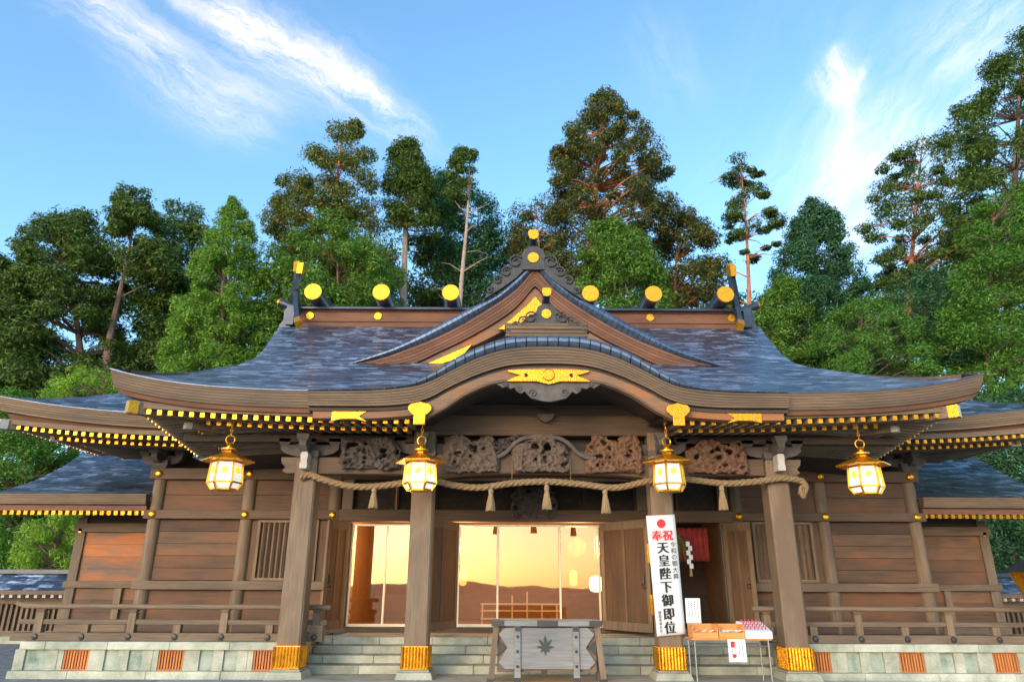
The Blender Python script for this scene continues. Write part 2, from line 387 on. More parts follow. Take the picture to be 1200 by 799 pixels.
def smooth_poly(pts, n=40):
    """Catmull-Rom through points."""
    P = [np.array(p, float) for p in pts]; P = [2*P[0]-P[1]] + P + [2*P[-1]-P[-2]]
    out = []; k = len(P)-3
    for i in range(k):
        m = max(2, n//k)
        for t in np.linspace(0, 1, m, endpoint=False):
            a, b, c, d = P[i:i+4]
            out.append(tuple(.5*((2*b)+(-a+c)*t+(2*a-5*b+4*c-d)*t*t+(-a+3*b-3*c+d)*t**3)))
    out.append(tuple(P[-2])); return out
def resample(pts, n):
    a = np.array(pts, float); d = np.r_[0, np.cumsum(np.linalg.norm(np.diff(a, axis=0), axis=1))]
    q = np.linspace(0, d[-1], n)
    return [tuple(np.interp(q, d, a[:, k]) for k in range(a.shape[1]))] if False else [tuple(float(np.interp(x, d, a[:, k])) for k in range(a.shape[1])) for x in q]
def fractal(x, y, z=0, oct_=4):
    return noise.fractal(Vector((x, y, z)), 1.0, 2.0, oct_)

# ================================================================== the ground
def ground_z(x, y):
    z = -.06
    if y > 11: z += .10*(y-11) + (0 if y < 16 else .0016*(y-16)**2)
    return min(z, 14) if y < 120 else 14
gm = MB()
xs = list(np.linspace(-300, 300, 61)); ys = [-6000, -2000, -600, -200, -80] + list(np.linspace(-40, 130, 69))
gm.grid([[(x*(1 if y > -90 else 18), y, ground_z(x, y) if y > -60 else -.06-(0 if y > -90 else min(60, (-y-80)*.05))) for x in xs] for y in ys])
tag(gm.build('ground', 'gravel'), kind='structure')
fm = MB()
fm.grid([[(x, y, ground_z(x, y)+.03+.25*fractal(x*.2, y*.2)) for x in np.linspace(-140, 140, 71)] for y in np.linspace(14, 125, 50)])
tag(fm.build('forest_ground', 'hill', smooth=True), kind='structure')
pv = MB()
for i in range(-6, 6):
    for j in range(9):
        pv.box(i*1.15+.004, i*1.15+1.146, -.55-(j+1)*.9+.004, -.55-j*.9-.004, -.05, .012+.003*rnd.random())
tag(pv.build('pavement', 'paving'), kind='structure')
pv = MB(); pv.box(-4.75, 4.75, -.56, .55, -.05, .0); tag(pv.build('porch_floor', 'step'), kind='structure')
# far hills beyond the valley, behind the camera: they show in the glass doors
for k, (Y, h, seed) in enumerate(((-2600, -62, 3), (-4200, -25, 8))):
    hm = MB(); n = 90; rows = []
    for y, f in ((Y+700, 0), (Y+250, .7), (Y, 1), (Y-500, .2)):
        rows.append([(x, y, -66 + f*(66 + h + 55*fractal(x*.0011, seed) + 14*fractal(x*.006, seed+3))) for x in np.linspace(-4200, 4200, n)])
    hm.grid(rows); tag(hm.build('hills', 'far', smooth=True), kind='structure')

# ================================================================== shrine hall
hall = empty('shrine_hall', (0,0,0), 'wooden shrine hall with blue grey copper roof, curved front gable and gold fittings', 'shrine')
part = lambda mb, name, mat, parent=hall, **k: mb.build(name, mat, parent, **k)

# ---- main roof
EDGE = [(-1.6,8.37),(-.8,8.15),(0,8.02),(.8,7.9),(1.4,7.65),(2.0,7.15),(2.7,6.98),(3.5,7.07),(5,7.38),(6.5,7.68)]
CEN = [(-1.6,.08),(1,-.1),(2.5,-.3),(6.5,-.31)]
def zc(Y): s = Y+1.6; return 5.1+.3666*s+.02106*s*s
def lift(X, Y):
    xe = interp(Y, EDGE); c = interp(Y, CEN)
    return .42*min(1.2, abs((X-c)/xe))**6 * max(0, 1-(Y+1.6)/3.0)**1.25
rs = [(X/60.0) for X in range(-60, 61)]
Ys = list(np.linspace(-1.6, 2.7, 30)) + list(np.linspace(2.9, 6.5, 16))
P, UV, arc, prev = [], [], 0, None
for Y in Ys:
    if prev is not None: arc += math.hypot(Y-prev, zc(Y)-zc(prev))
    prev = Y; xe = interp(Y, EDGE); c = interp(Y, CEN)
    row = [(c+t*xe, Y, zc(Y)+lift(c+t*xe, Y)) for t in rs]
    P.append(row); UV.append([(p[0], arc) for p in row])
rm = MB(); rm.grid(P, UV)
rm.f = [f for f in rm.f if not all(abs(rm.v[i][0]-.07) < 2.75 and rm.v[i][1] < .5 for i in f)]   # open under the curved gable
back = [[(p[0], 13-p[1], p[2]) for p in row] for row in P if row[0][1] > 1.5][::-1]
uvb = [[(p[0], p[1]) for p in row] for row in back]
rm.grid(back, uvb)
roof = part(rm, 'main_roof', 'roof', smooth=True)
# closed gable ends behind the verges, and an underside
for s in (-1, 1):
    g = MB(); prof = [(Y, zc(Y)-.12) for Y in np.linspace(2.4, 6.5, 12)]
    poly = prof + [(13-y, z) for y, z in prof[::-1]]
    vs = [(-.31+s*6.85, y, z) for y, z in poly]; g.add(vs, [tuple(range(len(vs)))])
    part(g, 'gable_wall', 'brown_z')
def edge_path(y_end):
    yl = [y for y in np.linspace(y_end, -1.6, 26)]
    L = [(interp(y, CEN)-interp(y, EDGE), y) for y in yl]
    fr = [(x, -1.6) for x in np.linspace(L[-1][0], interp(-1.6, CEN)+8.37, 62)][1:-1]
    Rr = [(interp(y, CEN)+interp(y, EDGE), y) for y in yl[::-1]]
    path = [(x, y, zc(y)+lift(x, y)) for x, y in L+fr+Rr]
    nr = [(-1, 0)]*(len(L)-1) + [(-1, -1)] + [(0, -1)]*len(fr) + [(1, -1)] + [(1, 0)]*(len(Rr)-1)
    return path, nr
path, nr = edge_path(2.0)
mid_ = len(path)//2
cutL = max(i for i in range(mid_) if path[i][0] < -4.25 or path[i][1] > -1.59); cutR = min(i for i in range(mid_, len(path)) if path[i][0] > 4.38)
halves = ((path[:cutL+1], nr[:cutL+1]), (path[cutR:], nr[cutR:]))
for path_, nr_ in halves:
    e = MB()
    for k in range(6):
        z0, z1 = -.006-k*.052, -.054-k*.052; o = -.012*k
        e.sweep(path_, nr_, [(o, z0), (o-.004, z1), (o-.28, z1), (o-.28, z0)])
    part(e, 'eave_edge', 'fascia', roof)
for p__, n__ in halves:
    e = MB(); e.sweep(p__, n__, [(-.10,-.318), (-.13,-.40), (-.5,-.40), (-.5,-.318)]); part(e, 'eave_underboard', 'barge', roof)
# thin bright copper lip on the edge
for p__, n__ in halves:
    e = MB(); e.sweep(p__, n__, [(.018, .012), (.018, -.004), (-.06, -.004), (-.06, .012)]); part(e, 'eave_lip', 'roll', roof)

# ---- rafters of the front roof
XR, YF = 7.72, -1.35
def soff(X, Y, off=0):
    d = min(Y-YF, XR-abs(X)); return 4.60 + .13*max(0, abs(X)-3.0)**2/22 + (.10*max(0, (abs(X)-6.0)/1.7)**2 + 0)*max(0, 1-d/2.5) + .20*max(d, 0)*0 + off
def soff_z(X, Y):
    d = max(0, min(Y-YF, XR-abs(X))); e_ = max(0, abs(X)-2.6)
    base = 4.585 + .0065*e_*e_
    if abs(X) > XR-(Y-YF): base = 4.585+.0065*(XR-2.6)**2 - .135*(Y-YF)*1.0   # side eave sinks towards the back
    return base + .10*d
gx = list(np.linspace(-XR, -2.2, 23)); gy = list(np.linspace(YF+.02, 3.2, 16))
for s in (-1, 1):
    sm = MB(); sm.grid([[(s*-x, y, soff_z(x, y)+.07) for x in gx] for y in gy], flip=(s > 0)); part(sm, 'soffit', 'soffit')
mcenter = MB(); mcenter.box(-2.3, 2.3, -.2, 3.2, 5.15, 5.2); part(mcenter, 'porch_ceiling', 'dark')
# kayaoi: the pale board carried by the rafter tips
for s in (-1, 1):
    pth = [(s*x, YF-.02, soff_z(x, YF)+.055) for x in np.linspace(2.35, XR, 30)]
    b_ = MB(); b_.sweep(pth, [(0,-1)]*30, [(.03,0),(.03,.12),(-.12,.12),(-.12,0)]); part(b_, 'eave_board', 'grey_x')
    pth = [(s*XR, y, soff_z(s*XR, y)+.055) for y in np.linspace(YF, 1.35, 14)]
    b_ = MB(); b_.sweep(pth, [(s,0)]*14, [(.03,0),(.03,.12),(-.12,.12),(-.12,0)]); part(b_, 'eave_board', 'grey_y')
    # side wall of the eave between board and roof edge
    q = MB(); q.grid([[(s*(XR-.05), y, soff_z(s*XR, y)+.17) for y in np.linspace(YF, 1.35, 8)], [(s*(XR-.02), y, zc(y)+lift(s*8, y)-.36) for y in np.linspace(YF, 1.35, 8)]]); part(q, 'eave_side_board', 'dark')
    q = MB(); q.grid([[(s*x, YF, soff_z(x, YF)+.17) for x in np.linspace(2.3, XR, 20)], [(s*x, YF-.03, zc(-1.35)+lift(s*x, -1.5)-.36) for x in np.linspace(2.3, XR, 20)]]); part(q, 'eave_front_board', 'barge')
def rafter(p, q, sz, cap=True):
    r = MB(); r.bar(p, q, sz, sz*1.05); o = part(r, 'rafter', 'rafter')
    d = (Vector(q)-Vector(p)).normalized(); c = MB(); c.bar(Vector(p)-d*.012, Vector(p)+d*.02, sz-.004, sz*1.05-.004)
    c.build('rafter_cap', 'gold', o)
rest_r, rest_c = MB(), MB()
def rafter_rest(p, q, sz):
    rest_r.bar(p, q, sz, sz*1.05); d = (Vector(q)-Vector(p)).normalized()
    rest_c.bar(Vector(p)-d*.014, Vector(p)+d*.02, sz-.004, sz*1.05-.004)
for s in (-1, 1):
    for k in range(25):
        X = 2.62 + k*.2055
        yb = min(2.9, YF+(XR-X)-.02)
        p = (s*X, YF+.0, soff_z(X, YF)); q = (s*X, max(YF+.25, yb), soff_z(X, max(YF+.25, yb))-.0)
        (rafter if k < 25 else rafter_rest)(p, q, .086)
    for k in range(20):
        X = 2.62 + (k+.5)*.2055
        p = (s*X, -.80, soff_z(X, -.8)-.085); yb = YF+(XR-X)-.3
        if yb > -.6: (rafter if k < 20 else rafter_rest)(p, (s*X, min(2.9, yb), soff_z(X, min(2.9, yb))-.06), .085)
    for k in range(17):
        y = YF+.22 + k*.158
        xin = XR-(y-YF)
        rafter_rest((s*XR, y, soff_z(s*XR, y)), (s*max(4.9, xin+.02), y, soff_z(s*(XR-.01), y)+.10*min(XR-4.9, y-YF)), .075)
    for k in range(12):
        y = YF+.95 + k*.158
        rafter_rest((s*(XR-.7), y, soff_z(s*XR, y)+.0), (s*5.0, y, soff_z(s*XR, y)+.12), .072)
    # hip rafter with its gold end
    h = MB(); a = Vector((s*(XR+.16), YF-.16, 4.80)); b = Vector((s*5.2, YF+XR-5.2, 4.74)); h.bar(a, b, .17, .22)
    hp = part(h, 'hip_rafter', 'grey_x'); d = (b-a).normalized(); c = MB(); c.bar(a-d*.02, a+d*.16, .185, .235); c.build('hip_cap', 'gold_eng', hp)
    h = MB(); a = Vector((s*(XR-.62), YF+.62, 4.66)); b = Vector((s*5.2, YF+XR-5.2, 4.66)); h.bar(a, b, .15, .20)
    hp = part(h, 'hip_rafter', 'grey_x'); d = (b-a).normalized(); c = MB(); c.bar(a-d*.02, a+d*.1, .16, .215); c.build('hip_cap', 'nose', hp)

# ---- wing roofs of the hall behind (left and right eaves)
YE, XE, YR_ = 1.0, 12.28, 3.2
def wing_z(X, Y):
    d = max(0, min(Y-YE, 2*YR_-YE-Y, XE-X))
    c = .42*(max(0, X-7.2)/5.08)**2.2 * max(0, 1-d/2.4)**.9
    return 5.22 + .44*d + .05*d*d + c
for s in (-1, 1):
    P, UV = [], []
    for Y in list(np.linspace(YE, 2*YR_-YE, 33)):
        row, uv = [], []
        for X in list(np.linspace(6.4, 10, 22)) + list(np.linspace(10.1, XE, 23)):
            row.append((s*X, Y, wing_z(X, Y)))
            dy = min(Y-YE, 2*YR_-YE-Y)
            uv.append((X, dy*1.15) if dy < XE-X else (Y, (XE-X)*1.15))
        P.append(row); UV.append(uv)
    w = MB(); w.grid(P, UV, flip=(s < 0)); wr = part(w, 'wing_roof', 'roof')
    pth = [(s*x, YE, wing_z(x, YE)) for x in np.linspace(6.6, XE, 40)] + [(s*XE, y, wing_z(XE, y)) for y in np.linspace(YE, 5.4, 20)][1:]
    nrm = [(0,-1)]*39 + [(s,-1)] + [(s,0)]*19
    e = MB()
    for k in range(6):
        z0, z1 = -.006-k*.05, -.052-k*.05; o = -.012*k
        e.sweep(pth, nrm, [(o, z0), (o-.004, z1), (o-.25, z1), (o-.25, z0)])
    part(e, 'eave_edge', 'fascia', wr)
    e = MB(); e.sweep(pth, nrm, [(.018,.012),(.018,-.004),(-.06,-.004),(-.06,.012)]); part(e, 'eave_lip', 'roll', wr)
    def wsz(X, Y):
        d = max(0, min(Y-1.25, 12.0-X)); k = .26*(max(0, X-7.6)/4.4)**2 * max(0, 1-d/3)
        return 4.73 + .09*d + k
    pth2 = [(s*x, 1.22, wsz(x, 1.25)+.055) for x in np.linspace(6.6, 12.02, 30)] + [(s*12.02, y, wsz(12.0, y)+.055) for y in np.linspace(1.22, 5.1, 16)][1:]
    nr2 = [(0,-1)]*29 + [(s,-1)] + [(s,0)]*15
    e = MB(); e.sweep(pth2, nr2, [(.03,0),(.03,.11),(-.12,.11),(-.12,0)]); part(e, 'eave_board', 'grey_x')
    e = MB(); e.sweep(pth2, nr2, [(0,.11),(.06,.22),(-.2,.22),(-.2,.11)]); part(e, 'eave_underboard', 'barge', wr)
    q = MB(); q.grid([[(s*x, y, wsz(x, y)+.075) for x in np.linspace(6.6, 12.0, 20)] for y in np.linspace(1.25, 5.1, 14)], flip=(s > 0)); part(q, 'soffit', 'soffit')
    for k in range(28):
        X = 6.75+k*.187
        yb = min(3.3, 1.25+12.0-X)
        rafter_rest((s*X, 1.25, wsz(X, 1.25)), (s*X, yb, wsz(X, yb)), .08)
        if X < 11.3: rafter_rest((s*(X+.09), 1.8, wsz(X+.09, 1.8)-.09), (s*(X+.09), min(3.3, 1.1+12-X), wsz(X+.09, min(3.3, 1.1+12-X))-.07), .078)
    for k in range(22):
        y = 1.42+k*.165
        rafter_rest((s*12.0, y, wsz(12, y)), (s*max(9.4, 12.0-(y-1.25)), y, wsz(max(9.4, 12.0-(y-1.25)), y)), .072)
        if k > 4: rafter_rest((s*11.3, y, wsz(11.4, y)-.05), (s*9.5, y, wsz(9.5, y)-.03), .07)
    h = MB(); a = Vector((s*12.14, 1.11, 5.02)); h.bar(a, (s*9.4, 3.85, 5.0), .16, .2); hp = part(h, 'hip_rafter', 'grey_x')
    c = MB(); c.bar(a+Vector((s*.015,-.015,0)), a+Vector((-s*.1,.1,0)), .175, .215); c.build('hip_cap', 'nose', hp)
    h = MB(); a = Vector((s*11.4, 1.85, 4.86)); h.bar(a, (s*9.4, 3.85, 4.86), .13, .17); hp = part(h, 'hip_rafter', 'grey_x')
    c = MB(); c.bar(a+Vector((s*.015,-.015,0)), a+Vector((-s*.1,.1,0)), .14, .18); c.build('hip_cap', 'nose', hp)
tag(part(rest_r, 'rafters', 'rafter'), kind='stuff')
tag(part(rest_c, 'rafter_caps', 'gold'), kind='stuff')

# ---- curved front gable (karahafu)
def mirror(half): return [(-x, z) for x, z in half[::-1]] + half[1:]
K_ROLL = [(0,6.178),(.70,6.15),(1.23,5.99),(1.70,5.765),(2.17,5.445),(2.60,5.236),(3.05,5.125),(3.42,5.108),(4.5,5.086)]
K_TOP = [(0,5.953),(.69,5.912),(1.28,5.745),(1.81,5.482),(2.22,5.262),(2.60,5.142),(3.4,5.070),(4.5,5.055)]
K_BOT = [(0,5.634),(.75,5.59),(1.35,5.406),(1.92,5.135),(2.21,4.965),(2.62,4.841),(3.31,4.79),(4.5,4.79)]
K_BIN = [(0,5.304),(.63,5.29),(1.09,5.222),(1.56,5.012),(1.96,4.741),(2.30,4.56)]
def curve(half, n=61, y0=None):
    return resample(smooth_poly(mirror(half), 120), n)
cr = curve(K_ROLL, 81); ct = curve(K_TOP, 81); cb = curve(K_BOT, 81)
shift = lambda c, d: [(x+d, z) for x, z in c]
DX = .07
cr, ct, cb = shift(cr, DX), shift(ct, DX), shift(cb, DX)
k_ = MB()
P = [[(x, y, z+(.02 if i else 0)) for x, z in cr] for i, y in enumerate(np.linspace(-1.72, 1.6, 12))]
acc = [0]
for i in range(1, len(cr)): acc.append(acc[-1]+math.hypot(cr[i][0]-cr[i-1][0], cr[i][1]-cr[i-1][1]))
k_.grid(P, [[(p[1], a) for p, a in zip(row, acc)] for row in P])
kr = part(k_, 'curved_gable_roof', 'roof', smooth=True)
# copper roll that rounds the edge, sheet by sheet
r_ = MB(); ns = 46
crs, cts = resample(cr, ns+1), resample(ct, ns+1)
for i in range(ns):
    (xa, za), (xb, zb) = crs[i], crs[i+1]; (xc, zc1), (xd, zd) = cts[i], cts[i+1]
    xb, zb, xd, zd = xa+(xb-xa)*.90, za+(zb-za)*.90, xc+(xd-xc)*.90, zc1+(zd-zc1)*.90
    sec = []
    for t in (0, .25, .5, .75, 1):
        bul = .09*math.sin(math.pi*min(1, .25+.75*t))
        sec.append(((xa+(xc-xa)*t, -1.72-bul-.006*(i % 2), za+(zc1-za)*t), (xb+(xd-xb)*t, -1.72-bul-.006*(i % 2)-.008, zb+(zd-zb)*t-.004)))
    b0 = len(r_.v); r_.v += [q for pr in sec for q in pr]
    for t in range(4): r_.f.append((b0+2*t, b0+2*t+2, b0+2*t+3, b0+2*t+1))
part(r_, 'edge_roll', 'roll', kr)
f_ = MB(); LY = 6
for i in range(LY):
    A = [(a[0]+(b[0]-a[0])*i/LY, a[1]+(b[1]-a[1])*(i+.04)/LY) for a, b in zip(ct, cb)]
    B = [(a[0]+(b[0]-a[0])*(i+1)/LY, a[1]+(b[1]-a[1])*(i+.94)/LY) for a, b in zip(ct, cb)]
    f_.band(A, B, -1.80+.012*i, -1.45)
rb = MB(); rb.band([(x, z-.012) for x, z in cr], [(x, z+.004) for x, z in ct], -1.715, -1.6); part(rb, 'roll_backing', 'ink', kr)
part(f_, 'gable_edge', 'fascia', kr)
lo = [(x, z-.012) for x, z in cb]; lo2 = [(x, z-.075) for x, z in cb]
f_ = MB(); f_.band(lo, lo2, -1.66, -1.4); part(f_, 'gable_underboard', 'dark', kr)
bt = [p for p in lo2 if abs(p[0]-DX) < 2.42]
bi = shift(curve(K_BIN, 61), DX); bt2 = resample(bt, 61)
f_ = MB(); f_.band(bt2, bi, -1.70, -1.58); part(f_, 'bargeboard', 'arch', kr)
f_ = MB(); bi2 = [(x, z+.05) for x, z in bi]; f_.band(bi2, [(x, z+.0) for x, z in bi], -1.725, -1.69); part(f_, 'bargeboard_rim', 'beam_x', kr)
# side boards carrying on from the bargeboard to the ends of the curved gable
for s in (-1, 1):
    xs_ = np.linspace(2.36, 4.42, 20); A = sorted([(DX+s*x, float(np.interp(x, [p[0] for p in K_BOT], [p[1] for p in K_BOT]))-.075) for x in xs_])
    B = [(x, z-.09-.045) for x, z in A]
    f_ = MB(); f_.band(A, B, -1.62, -1.42); part(f_, 'bargeboard', 'arch', kr)
    # gold plates with swallow-tail ends
    x0 = s*3.72+DX*.5; f_ = MB(); zt = 4.70
    poly = [(-.30,zt),(.34,zt),(.20,zt-.085),(.36,zt-.19),(.16,zt-.135),(-.12,zt-.135),(-.30,zt-.18)]
    poly = [(x0-s*px_, pz) for px_, pz in poly]
    f_.prism(poly if s < 0 else poly, -1.652, -1.622); part(f_, 'gold_plate', 'gold_eng', kr)
    # scroll-shaped gold hanging plates where the arch begins
    x0 = s*2.40+DX; f_ = MB()
    poly = [(-.11,4.43),(.11,4.43),(.11,4.60),(.16,4.64),(.215,4.70),(.22,4.77),(.17,4.825),(.09,4.84),(0,4.865),(-.09,4.84),(-.17,4.825),(-.22,4.77),(-.215,4.70),(-.16,4.64),(-.11,4.60)]
    f_.prism([(x0+a, b) for a, b in poly], -1.80, -1.74); part(f_, 'gold_plate', 'gold_eng', kr, bevel=.01)
# central gold plate and carved pendant
f_ = MB()
hp_ = [(0,5.52),(.36,5.515),(.78,5.50),(.76,5.46),(.64,5.42),(.54,5.395),(.64,5.36),(.79,5.29),(.78,5.27),(.42,5.275),(.22,5.275),(.10,5.24),(0,5.225)]
f_.prism([(DX+x, z) for x, z in ([(-x, z) for x, z in hp_[::-1]][:-1] + hp_)][::-1], -1.755, -1.715); gp = part(f_, 'gold_plate', 'gold_eng', kr, bevel=.008)
f_ = MB(); f_.lathe([(.001,0),(.10,.012),(.12,.03),(.10,.05)], (0,0,0), 20)
f_.v = [(DX+v[0], -1.75-v[2]*.6, 5.40+v[1]) for v in f_.v]; f_.build('gold_boss', 'gold', gp)
f_ = MB()
for s in (-1, 1):
    f_.prism([(DX+s*x, z) for x, z in [(.38,5.40),(.42,5.44),(.47,5.42),(.45,5.395),(.47,5.37),(.42,5.35)]], -1.759, -1.75)
f_.build('cut_out', 'ink', gp)
pend = MB()
pp = [(1.02,5.255),(.93,5.21),(.86,5.165),(.79,5.20),(.72,5.15),(.64,5.17),(.60,5.10),(.52,5.06),(.45,5.10),(.40,5.04),(.33,4.97),(.24,4.945),(.12,4.915),(0,4.90)]
poly = [(DX-x, z) for x, z in pp] + [(DX+x, z) for x, z in pp[::-1][1:]] + [(DX+.6,5.30),(DX,5.24),(DX-.6,5.30)]
pend.prism(poly, -1.69, -1.62)
for s in (-1, 1):
    for cx, cz, rr in ((.30,5.06,.085),(.56,5.15,.06),(.80,5.22,.05)):
        pts = [(DX+s*(cx+rr*(1-t/14)*math.cos(t*.75)), -1.705, cz+rr*(1-t/14)*math.sin(t*.75)) for t in range(13)]
        pend.tube(pts, .018, 5)
part(pend, 'gable_pendant', 'bracket', kr, bevel=.01)
t_ = MB(); t_.prism([(DX-.10,4.86),(DX+.02,4.80),(DX+.14,4.86),(DX+.2,4.98),(DX-.16,4.98)], -.35, -.15); part(t_, 'bracket_block', 'bracket')
# infill behind the arch
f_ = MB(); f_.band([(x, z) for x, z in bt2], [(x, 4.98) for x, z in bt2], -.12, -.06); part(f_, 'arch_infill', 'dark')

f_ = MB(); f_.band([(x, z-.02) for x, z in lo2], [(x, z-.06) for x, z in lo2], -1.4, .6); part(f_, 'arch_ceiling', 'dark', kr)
# onigawara of the curved gable
def oni(x, y, z, s, wing, parent):
    """ridge-end ornament: stepped body, two gold discs, scrolls to both sides"""
    o = MB()
    o.prism([(x-.30*s,z),(x+.30*s,z),(x+.27*s,z+.30*s),(x+.33*s,z+.36*s),(x+.24*s,z+.58*s),(x+.10*s,z+.66*s),(x-.10*s,z+.66*s),(x-.24*s,z+.58*s),(x-.33*s,z+.36*s),(x-.27*s,z+.30*s)], y, y+.22)
    for sd in (-1, 1):
        for cx, cz, rr in ((.46,.22,.19),(.70,.16-.10*wing,.15),(.92,.06-.16*wing,.12),(1.12,-.26*wing,.09)):
            pts = [(x+sd*s*(cx+rr*(1-t/20)*math.cos(2.4-t*.6)), y-.005, z+s*(cz+rr*(1-t/20)*math.sin(2.4-t*.6))) for t in range(15)]
            o.tube(pts, [.028*s*(1-.02*t) for t in range(15)], 6)
        o.prism([(x+sd*s*a, z+s*b) for a, b in ([(.26,-.02),(.45,-.10*wing),(.80,-.22*wing),(1.27,-.36*wing),(1.12,-.20*wing),(.9,.02-.08*wing),(.7,.14-.03*wing),(.5,.34),(.28,.36)])], y+.03, y+.14)
    oo = part(o, 'ridge_ornament', 'oni', parent, smooth=False)
    g = MB(); g.cyl((x, y-.03, z+.33*s), (x, y+.02, z+.33*s), .145*s, .145*s, 24); g.build('gold_disc', 'gold_eng', oo)
    t = MB(); t.cyl((x, y-.22, z+.90*s), (x, y+.5, z+.72*s), .105*s, .12*s, 16); t.cyl((x, y+.06, z+.6*s), (x, y+.12, z+.8*s), .05*s, .05*s, 8); t.build('ridge_tile', 'slate', oo)
    g = MB(); pts = [(.0,-.145),(.10,-.115),(.135,0),(.13,.10),(.08,.125),(-.08,.125),(-.13,.10),(-.135,0),(-.10,-.115)]
    g.prism([(x+a*s, z+.90*s+b*s) for a, b in pts], y-.245, y-.215); g.build('gold_disc', 'gold_eng', oo)
    return oo
b_ = MB()
for i, (z0, z1, w) in enumerate(((6.20,6.27,.80),(6.28,6.35,.79),(6.36,6.43,.80),(6.435,6.49,.82))):
    b_.box(.05-w, .05+w, -1.66+.01*(i % 2), 1.4, z0, z1)
kb = part(b_, 'curved_gable_ridge', 'fascia', kr, bevel=.01)
oni(.05, -1.64, 6.46, .66, .6, kr)

# ---- triangular dormer gable (chidori hafu)
YC = 2.3
C_ROLL = [(0,9.56),(.18,9.51),(.61,9.10),(1.05,8.70),(1.76,8.33),(2.62,7.82),(3.51,7.315),(4.05,7.10),(4.72,6.825)]
C_TOP = [(0,9.46),(.1,9.40),(.55,8.86),(1.58,8.11),(2.46,7.60),(3.3,7.23),(3.9,7.0),(4.66,6.81)]
C_BOT = [(0,9.03),(.05,9.0),(.62,8.33),(1.57,7.68),(2.45,7.21),(3.2,6.86),(4.0,6.80),(4.6,6.78)]
C_INN = [(0,8.50),(.62,7.96),(1.47,7.46),(2.75,6.86)]
def half_curve(h, n=41): return resample(smooth_poly(h, 80), n)
dorm = None
ch = MB(); P2 = []
for s in (-1, 1):
    hc = half_curve(C_ROLL); acc = [0]
    for i in range(1, len(hc)): acc.append(acc[-1]+math.hypot(hc[i][0]-hc[i-1][0], hc[i][1]-hc[i-1][1]))
    P = [[(s*x, y, z) for x, z in hc] for y in np.linspace(YC+.06, 6.4, 10)]
    ch.grid(P, [[(p[1], a) for p, a in zip(row, acc)] for row in P], flip=(s > 0))
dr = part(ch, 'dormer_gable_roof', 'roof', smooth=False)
for s in (-1, 1):
    hr, ht, hb = resample(half_curve(C_ROLL), 38), resample(half_curve(C_TOP), 38), half_curve(C_BOT, 41)
    r_ = MB()
    for i in range(37):
        (xa, za), (xb, zb), (xc, zc1), (xd, zd) = hr[i], hr[i+1], ht[i], ht[i+1]
        xb, zb, xd, zd = xa+(xb-xa)*.92, za+(zb-za)*.92, xc+(xd-xc)*.92, zc1+(zd-zc1)*.92
        if i > 34: pass
        sec = []
        for t in (0, .25, .5, .75, 1):
            bul = .11*math.sin(math.pi*min(1, .2+.8*t))
            sec.append(((s*(xa+(xc-xa)*t), YC+.06-bul-.01, za+(zc1-za)*t), (s*(xb+(xd-xb)*t), YC+.06-bul, zb+(zd-zb)*t)))
        b0 = len(r_.v); r_.v += [q for pr in sec for q in pr]
        for t in range(4):
            f = (b0+2*t, b0+2*t+2, b0+2*t+3, b0+2*t+1); r_.f.append(f if s > 0 else f[::-1])
    part(r_, 'edge_roll', 'roll', dr)
    A, B = [(s*x, z-.012) for x, z in hr], [(s*x, z+.004) for x, z in ht]
    rb = MB(); rb.band(A[::s], B[::s], YC+.07, YC+.2); part(rb, 'roll_backing', 'ink', dr)
    ht = half_curve(C_TOP)
    f_ = MB()
    for i in range(5):
        A = [(s*(a[0]+(b[0]-a[0])*i/5), a[1]+(b[1]-a[1])*(i+.02)/5) for a, b in zip(ht, hb)]
        B = [(s*(a[0]+(b[0]-a[0])*(i+1)/5), a[1]+(b[1]-a[1])*(i+.97)/5) for a, b in zip(ht, hb)]
        if s < 0: A, B = A[::-1], B[::-1]
        f_.band(A, B, YC+.02+.015*i, YC+.4)
    part(f_, 'bargeboard', 'barge', dr)
    hi = half_curve(C_INN, 31); hb2 = resample([p for p in hb if p[0] < 3.3], 31)
    A = [(s*x, z-.02) for x, z in hb2]; B = [(s*x, z) for x, z in hi]
    if s < 0: A, B = A[::-1], B[::-1]
    f_ = MB(); f_.band(A, B, YC+.16, YC+.4); part(f_, 'inner_bargeboard', 'arch', dr)
    f_ = MB(); p0 = [(1.62,7.42),(2.72,6.90),(2.5,6.86),(1.9,7.06)]
    f_.prism([(s*x, z) for x, z in (p0 if s < 0 else p0[::-1])], YC+.10, YC+.15); part(f_, 'gold_plate', 'gold_eng', dr)
f_ = MB(); f_.add([(-4.4,YC+.42,6.6),(4.4,YC+.42,6.6),(2.5,YC+.42,7.6),(0,YC+.42,9.2),(-2.5,YC+.42,7.6)], [(0,1,2,3,4)]); part(f_, 'gable_infill', 'dark', dr)
f_ = MB()
gl = [(0,8.74),(.18,8.52),(.52,8.20),(.86,7.90),(.98,7.82),(.80,7.80),(.66,7.86),(.62,7.74),(.66,7.58),(.46,7.66),(.36,7.74),(.26,7.60),(.12,7.52),(0,7.46)]
f_.prism([(-x, z) for x, z in gl] + [(x, z) for x, z in gl[::-1][1:-1]], YC+.06, YC+.13); part(f_, 'gold_pendant', 'gold_eng', dr, bevel=.012)
oni(-.05, YC-.12, 9.42, 1.0, 2.3, dr)
b_ = MB(); b_.bar((0, YC+.1, 9.60), (0, 6.4, 9.60), .42, .22); b_.bar((0, YC+.1, 9.76), (0, 6.4, 9.76), .26, .14); part(b_, 'dormer_ridge', 'slate', dr)

